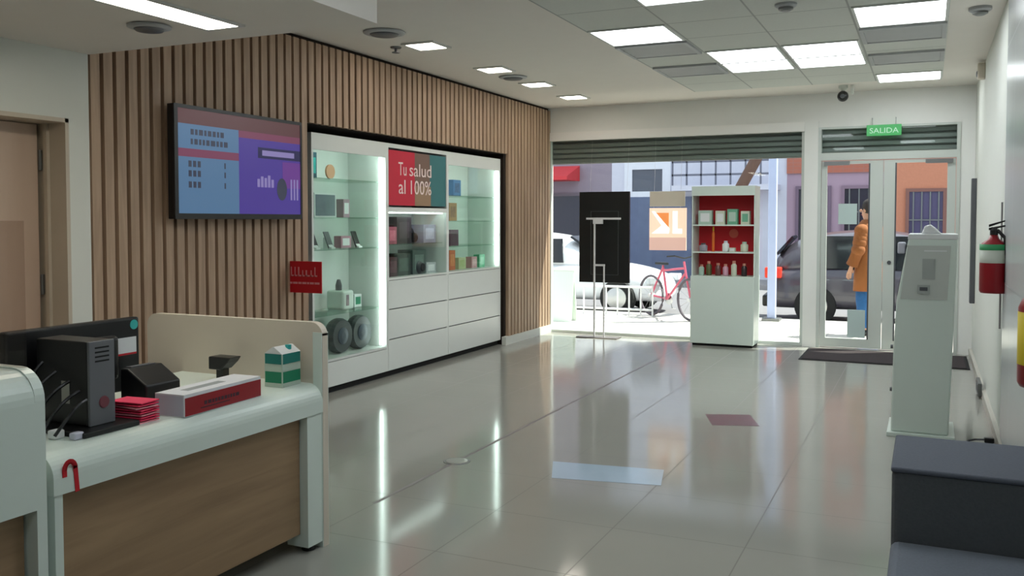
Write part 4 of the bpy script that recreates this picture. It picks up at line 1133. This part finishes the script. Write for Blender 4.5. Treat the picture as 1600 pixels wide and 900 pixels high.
tag(obj('conduit', tube(bmesh.new(), [(XR - 0.032, 6.62, 0.8), (XR - 0.032, 6.62, 1.62)], 0.006), mat('conduit grey', (150, 146, 146), 0.6)), 'thin grey vertical conduit on the right wall behind the fire extinguisher', 'conduit')
tag(obj('corner_strip', bx(XR - 0.05, XR - 0.002, 10.75, 10.9, 0.62, 1.95), DGREY, bevel=0.004), 'tall narrow dark grey strip on the right wall near the entrance', 'strip')
t = thing('wall_socket', 'grey socket box low on the right wall beyond the kiosk', 'socket', (XR - 0.045, 8.6, 0.05))
obj('box', bx(XR - 0.06, XR - 0.03, 8.5, 8.85, 0.02, 0.13), mat('socket grey', (98, 100, 98), 0.5), t, bevel=0.005)
obj('outlet', bx(XR - 0.063, XR - 0.06, 8.55, 8.7, 0.04, 0.11), DGREY, t)
t = thing('power_lead', 'short cable with a black plug lying on the floor by the right baseboard', 'cable', (0.36, 6.75, 0))
obj('cable', tube(bmesh.new(), [(0.24, 6.7, 0.007), (0.27, 6.82, 0.007), (0.32, 6.86, 0.012), (0.38, 6.84, 0.02)], 0.007), DGREY, t)
obj('plug', bx(0.37, 0.43, 6.82, 6.87, 0.0, 0.035), BLACK, t, bevel=0.008)

# ------------------------------------------------------------------ entrance fittings
t = thing('exit_sign', 'green illuminated sign reading SALIDA above the entrance doors', 'sign', (-0.455, 11.2, 2.47))
obj('housing', bx(-0.66, -0.29, 11.195, 11.225, 2.475, 2.60), emat('exit green', (70, 160, 92), 0.75, (40, 120, 60)), t, bevel=0.004)
obj('lettering', text_bm('SALIDA', 0.085, (-0.63, 11.1935, 2.505), (1, 0, 0), (0, 0, 1), 0.001, 0.31), emat('exit white', (190, 235, 205), 0.9), t)
bm = bmesh.new()
for x in (-0.6, -0.35): tube(bm, [(x, 11.21, 2.60), (x, 11.21, 2.68), (x, 11.25, 2.68)], 0.005, 6)
obj('hanger', bm, STEEL, t)
PALE = mat('pale notice paper', (196, 214, 212), 0.7)
tag(obj('paper_notice', bx(-0.96, -0.755, YF + 0.012, YF + 0.02, 1.46, 1.70), PALE), 'square pale notice stuck on the left door pane at eye height', 'notice')
tag(obj('paper_notice', bx(-0.845, -0.65, YF + 0.012, YF + 0.02, 0.13, 0.455), PALE), 'pale notice stuck low on the left door pane', 'notice')
t = thing('doormat', 'dark doormat lying inside the entrance doors', 'doormat', (-0.4, 10.6, 0))
obj('pile', bx(-1.22, 0.38, 10.15, 11.05, 0, 0.012), MATM, t)
bm = bmesh.new()
for (a, b, c, d) in ((-1.25, 0.41, 10.12, 10.15), (-1.25, 0.41, 11.05, 11.08), (-1.25, -1.22, 10.15, 11.05), (0.38, 0.41, 10.15, 11.05)): box(bm, a, b, c, d, 0, 0.008)
obj('rubber_edge', bm, BLACKM, t)

# floor decals
bm = bx(-0.17, 0.17, -0.19, 0.19, 0.0004, 0.0016)
bmesh.ops.rotate(bm, verts=bm.verts[:], cent=(0, 0, 0), matrix=Matrix.Rotation(math.radians(20), 3, 'Z'))
for v in bm.verts: v.co += Vector((-1.32, 6.82, 0))
tag(obj('floor_sticker', bm, mat('faded purple vinyl', (122, 74, 88), 0.3, rgb2=(104, 84, 92))), 'faded purple sticker on the floor in the middle of the hall', 'sticker')
bm = bmesh.new(); prism(bm, [(-2.10, 5.17), (-1.97, 4.83), (-1.35, 4.95), (-1.42, 5.27)], 'Z', 0.0004, 0.0014)
tag(obj('floor_sticker', bm, mat('pale blue vinyl', (176, 196, 212), 0.12)), 'pale blue sticker on the floor nearer the counter', 'sticker')
t = thing('floor_outlet', 'small round metal cover set in the floor along the dark joint', 'floor cover', (-2.645, 4.92, 0))
obj('cover', lathe(bmesh.new(), [(0.07, 0.0), (0.068, 0.006), (0.05, 0.008)], (-2.645, 4.92, 0), 24), STEEL, t)
obj('rim', lathe(bmesh.new(), [(0.085, 0.0), (0.083, 0.003)], (-2.645, 4.92, 0), 24), MGREY, t)

# ------------------------------------------------------------------ window displays
t = thing('black_panel', 'large black display panel hanging in the shop window', 'panel', (-3.800, 11.1, 0.66))
obj('board', bx(-4.140, -3.460, 11.09, 11.13, 0.70, 1.875), BLACK, t, bevel=0.004)
bm = bmesh.new()
for (a, b, c, d) in ((-3.980, -3.975, 0.80, 1.62), (-3.610, -3.605, 0.80, 1.62), (-3.980, -3.605, 0.80, 0.805), (-3.980, -3.605, 1.62, 1.625)): box(bm, a, b, 11.086, 11.09, c, d)
obj('inner_frame', bm, DGREY, t)
for x in (-4.0, -3.5): obj('hanging_wire', tube(bmesh.new(), [(x, 11.11, 1.875), (x, 11.21, 2.60)], 0.0015, 6), STEEL, t)

t = thing('display_stand', 'slim white metal stand on a dark base in front of the black panel', 'stand', (-3.900, 10.95, 0))
obj('pole', tube(bmesh.new(), [(-3.880, 10.95, 0.012), (-3.880, 10.95, 1.53)], 0.013), RAILW, t)
obj('short_pole', tube(bmesh.new(), [(-3.750, 10.95, 0.012), (-3.750, 10.95, 0.93)], 0.011), RAILW, t)
obj('top_bar', bx(-3.990, -3.530, 10.94, 10.96, 1.515, 1.54), RAILW, t)
obj('clip', bx(-3.895, -3.770, 10.93, 10.97, 1.46, 1.515), RAILW, t)
obj('lower_bar', bx(-3.890, -3.740, 10.94, 10.96, 0.92, 0.945), RAILW, t)
obj('base', bx(-4.100, -3.550, 10.86, 11.06, 0, 0.012), mat('warm grey metal', (128, 120, 116), 0.4, 0.3), t, bevel=0.004)

t = thing('window_sign', 'orange and cream sign with painted-in sun glow hanging in the shop window beside the black panel', 'sign', (-2.97, 11.12, 1.13))
SGM = [emat('sign cream sun glow', (248, 218, 190), 0.82, (200, 180, 160)), emat('sign orange sun glow', (232, 140, 78), 0.75, (220, 140, 80)), emat('sign white sun glow', (255, 246, 240), 0.95, (230, 230, 230)), emat('sign pink sun glow', (226, 184, 168), 0.65, (200, 170, 160))]  # emission stands in for sun shining through the sign from outside
SX0, SX1 = -3.20, -2.73
ps = [(bx(SX0, SX1, 11.10, 11.13, 1.13, 1.66), 0), (bx(SX0, SX1, 11.0985, 11.10, 1.13, 1.29), 3),
      (prism(bmesh.new(), [(SX0 + 0.07, 1.60), (SX0 + 0.25, 1.60), (SX0 + 0.25, 1.42)], 'Y', 11.097, 11.10), 1),
      (prism(bmesh.new(), [(SX0 + 0.03, 1.62), (SX0 + 0.07, 1.62), (SX0 + 0.26, 1.40), (SX0 + 0.25, 1.34), (SX0 + 0.03, 1.34), (SX0 + 0.16, 1.44)], 'Y', 11.096, 11.10), 2),
      (prism(bmesh.new(), [(SX0 + 0.30, 1.34), (SX0 + 0.30, 1.62), (SX0 + 0.36, 1.62), (SX0 + 0.36, 1.40), (SX0 + 0.42, 1.40), (SX0 + 0.42, 1.34)], 'Y', 11.096, 11.10), 2)]
obj('sunglow_face', multi(ps), SGM, t)
obj('header_card', bx(SX0, SX1 - 0.02, 11.11, 11.13, 1.68, 1.87), mat('beige card', (224, 214, 198), 0.7), t)
for x in (SX0 + 0.05, SX1 - 0.08): obj('hanging_wire', tube(bmesh.new(), [(x, 11.12, 1.64), (x, 11.21, 2.60)], 0.0015, 6), STEEL, t)

# gondola of goods
GX0, GX1, GY0, GY1 = -2.57, -1.86, 10.76, 11.16
t = thing('product_stand', 'white product stand with red back and three shelves before the window', 'shelf unit', ((GX0 + GX1) / 2, (GY0 + GY1) / 2, 0))
obj('base_cabinet', bx(GX0 - 0.02, GX1 + 0.02, GY0, GY1, 0.03, 0.84), LAM, t, bevel=0.006)
obj('kick_board', bx(GX0, GX1, GY0 + 0.04, GY1, 0, 0.03), BLACKM, t)
obj('back_panel', bx(GX0 - 0.006, GX1 + 0.006, GY1 - 0.02, GY1, 0.84, 1.9), mat('gondola red', (216, 18, 36), 0.5), t)
for x in (GX0 - 0.018, GX1 + 0.006): obj('side_panel', bx(x, x + 0.012, GY0 + 0.05, GY1 - 0.02, 0.84, 1.9), LAM, t)
obj('header', bx(GX0 - 0.018, GX1 + 0.018, GY0 + 0.03, GY0 + 0.05, 1.80, 1.9), LAM, t)
obj('top', bx(GX0 - 0.018, GX1 + 0.018, GY0 + 0.03, GY1, 1.9, 1.912), LAM, t)
for z in (1.13, 1.455): obj('shelf', bx(GX0 - 0.006, GX1 + 0.006, GY0 + 0.06, GY1 - 0.02, z - 0.016, z), LAM, t)
GY = GY0 + 0.09
PG = mat('pale green carton', (176, 200, 186), 0.6); MG = mat('mid green carton', (110, 170, 140), 0.6); PT = mat('pale putty carton', (206, 210, 190), 0.6)
for (x, w, h, m_, p_, lb) in ((-2.520, 0.16, 0.17, PG, PAPER, 'widest pale green carton, leftmost on the top shelf of the product stand'), (-2.315, 0.11, 0.165, PT, PAPER, 'narrow white carton, second on the top shelf of the product stand'),
                              (-2.175, 0.12, 0.185, MG, PG, 'mid green carton, third on the top shelf of the product stand'), (-2.015, 0.10, 0.16, PT, MG, 'putty carton with green print, rightmost on the top shelf of the product stand')):
    carton(x, x + w, GY, GY + 0.1, 1.455, 1.455 + h, m_, lb, panel=p_, group='cartons on the top shelf of the product stand', side='Y')
def jar(x, z, r, h, m_, cap, label, name='jar', cat='jar', group=None):
    t = thing(name, label, cat, (x, GY + 0.06, z), 0, group)
    obj('body', lathe(bmesh.new(), [(r * 0.85, 0), (r, 0.01), (r, h * 0.7), (r * 0.5, h * 0.82), (r * 0.5, h * 0.85)], (x, GY + 0.06, z), 18), m_, t, smooth=True)
    obj('cap', lathe(bmesh.new(), [(r * 0.58, h * 0.83), (r * 0.58, h), (r * 0.5, h)], (x, GY + 0.06, z), 16), cap, t)
jar(-2.470, 1.13, 0.05, 0.10, mat('grey plastic', (150, 146, 156), 0.5), DGREY, 'grey tub, leftmost on the middle shelf of the product stand')
jar(-2.350, 1.13, 0.016, 0.30, ORANGE, YELLOW, 'tall thin orange stick on the middle shelf of the product stand', 'orange_stick', 'stick')
jar(-2.200, 1.13, 0.04, 0.13, PAPER, LILAC, 'white bottle in the middle of the middle shelf of the product stand', 'bottle', 'bottle')
carton(-2.150, -2.080, GY, GY + 0.07, 1.13, 1.18, PT, 'small flat putty box on the middle shelf of the product stand', panel=PAPER, side='Y')
jar(-1.98, 1.13, 0.045, 0.12, PT, PG, 'putty tub, rightmost on the middle shelf of the product stand')
t = thing('price_badge', 'round salmon badge on the red back of the product stand', 'badge', (-2.150, GY1 - 0.03, 1.29))
obj('disc', lathe(bmesh.new(), [(0.055, -0.006), (0.055, 0.006)], (-2.150, GY1 - 0.027, 1.345), 22, 'Y'), mat('salmon', (226, 100, 82), 0.5), t)
BOT = [(-2.490, 0.13, PG, 'pale green'), (-2.400, 0.17, mat('olive', (86, 88, 50), 0.4), 'olive'), (-2.290, 0.15, mat('brown glass', (96, 54, 50), 0.3), 'brown'), (-2.200, 0.14, mat('rose plastic', (200, 150, 170), 0.4), 'rose'),
       (-2.100, 0.18, PT, 'tall putty'), (-1.98, 0.15, mat('black glass', (44, 26, 30), 0.3), 'near black')]
for x, h, m_, nm in BOT:
    jar(x, 0.84, 0.034, h, m_, mat('cap ' + nm, (206, 140, 120), 0.5), nm + ' bottle on the bottom shelf of the product stand', 'bottle', 'bottle', 'bottles on the bottom shelf of the product stand')
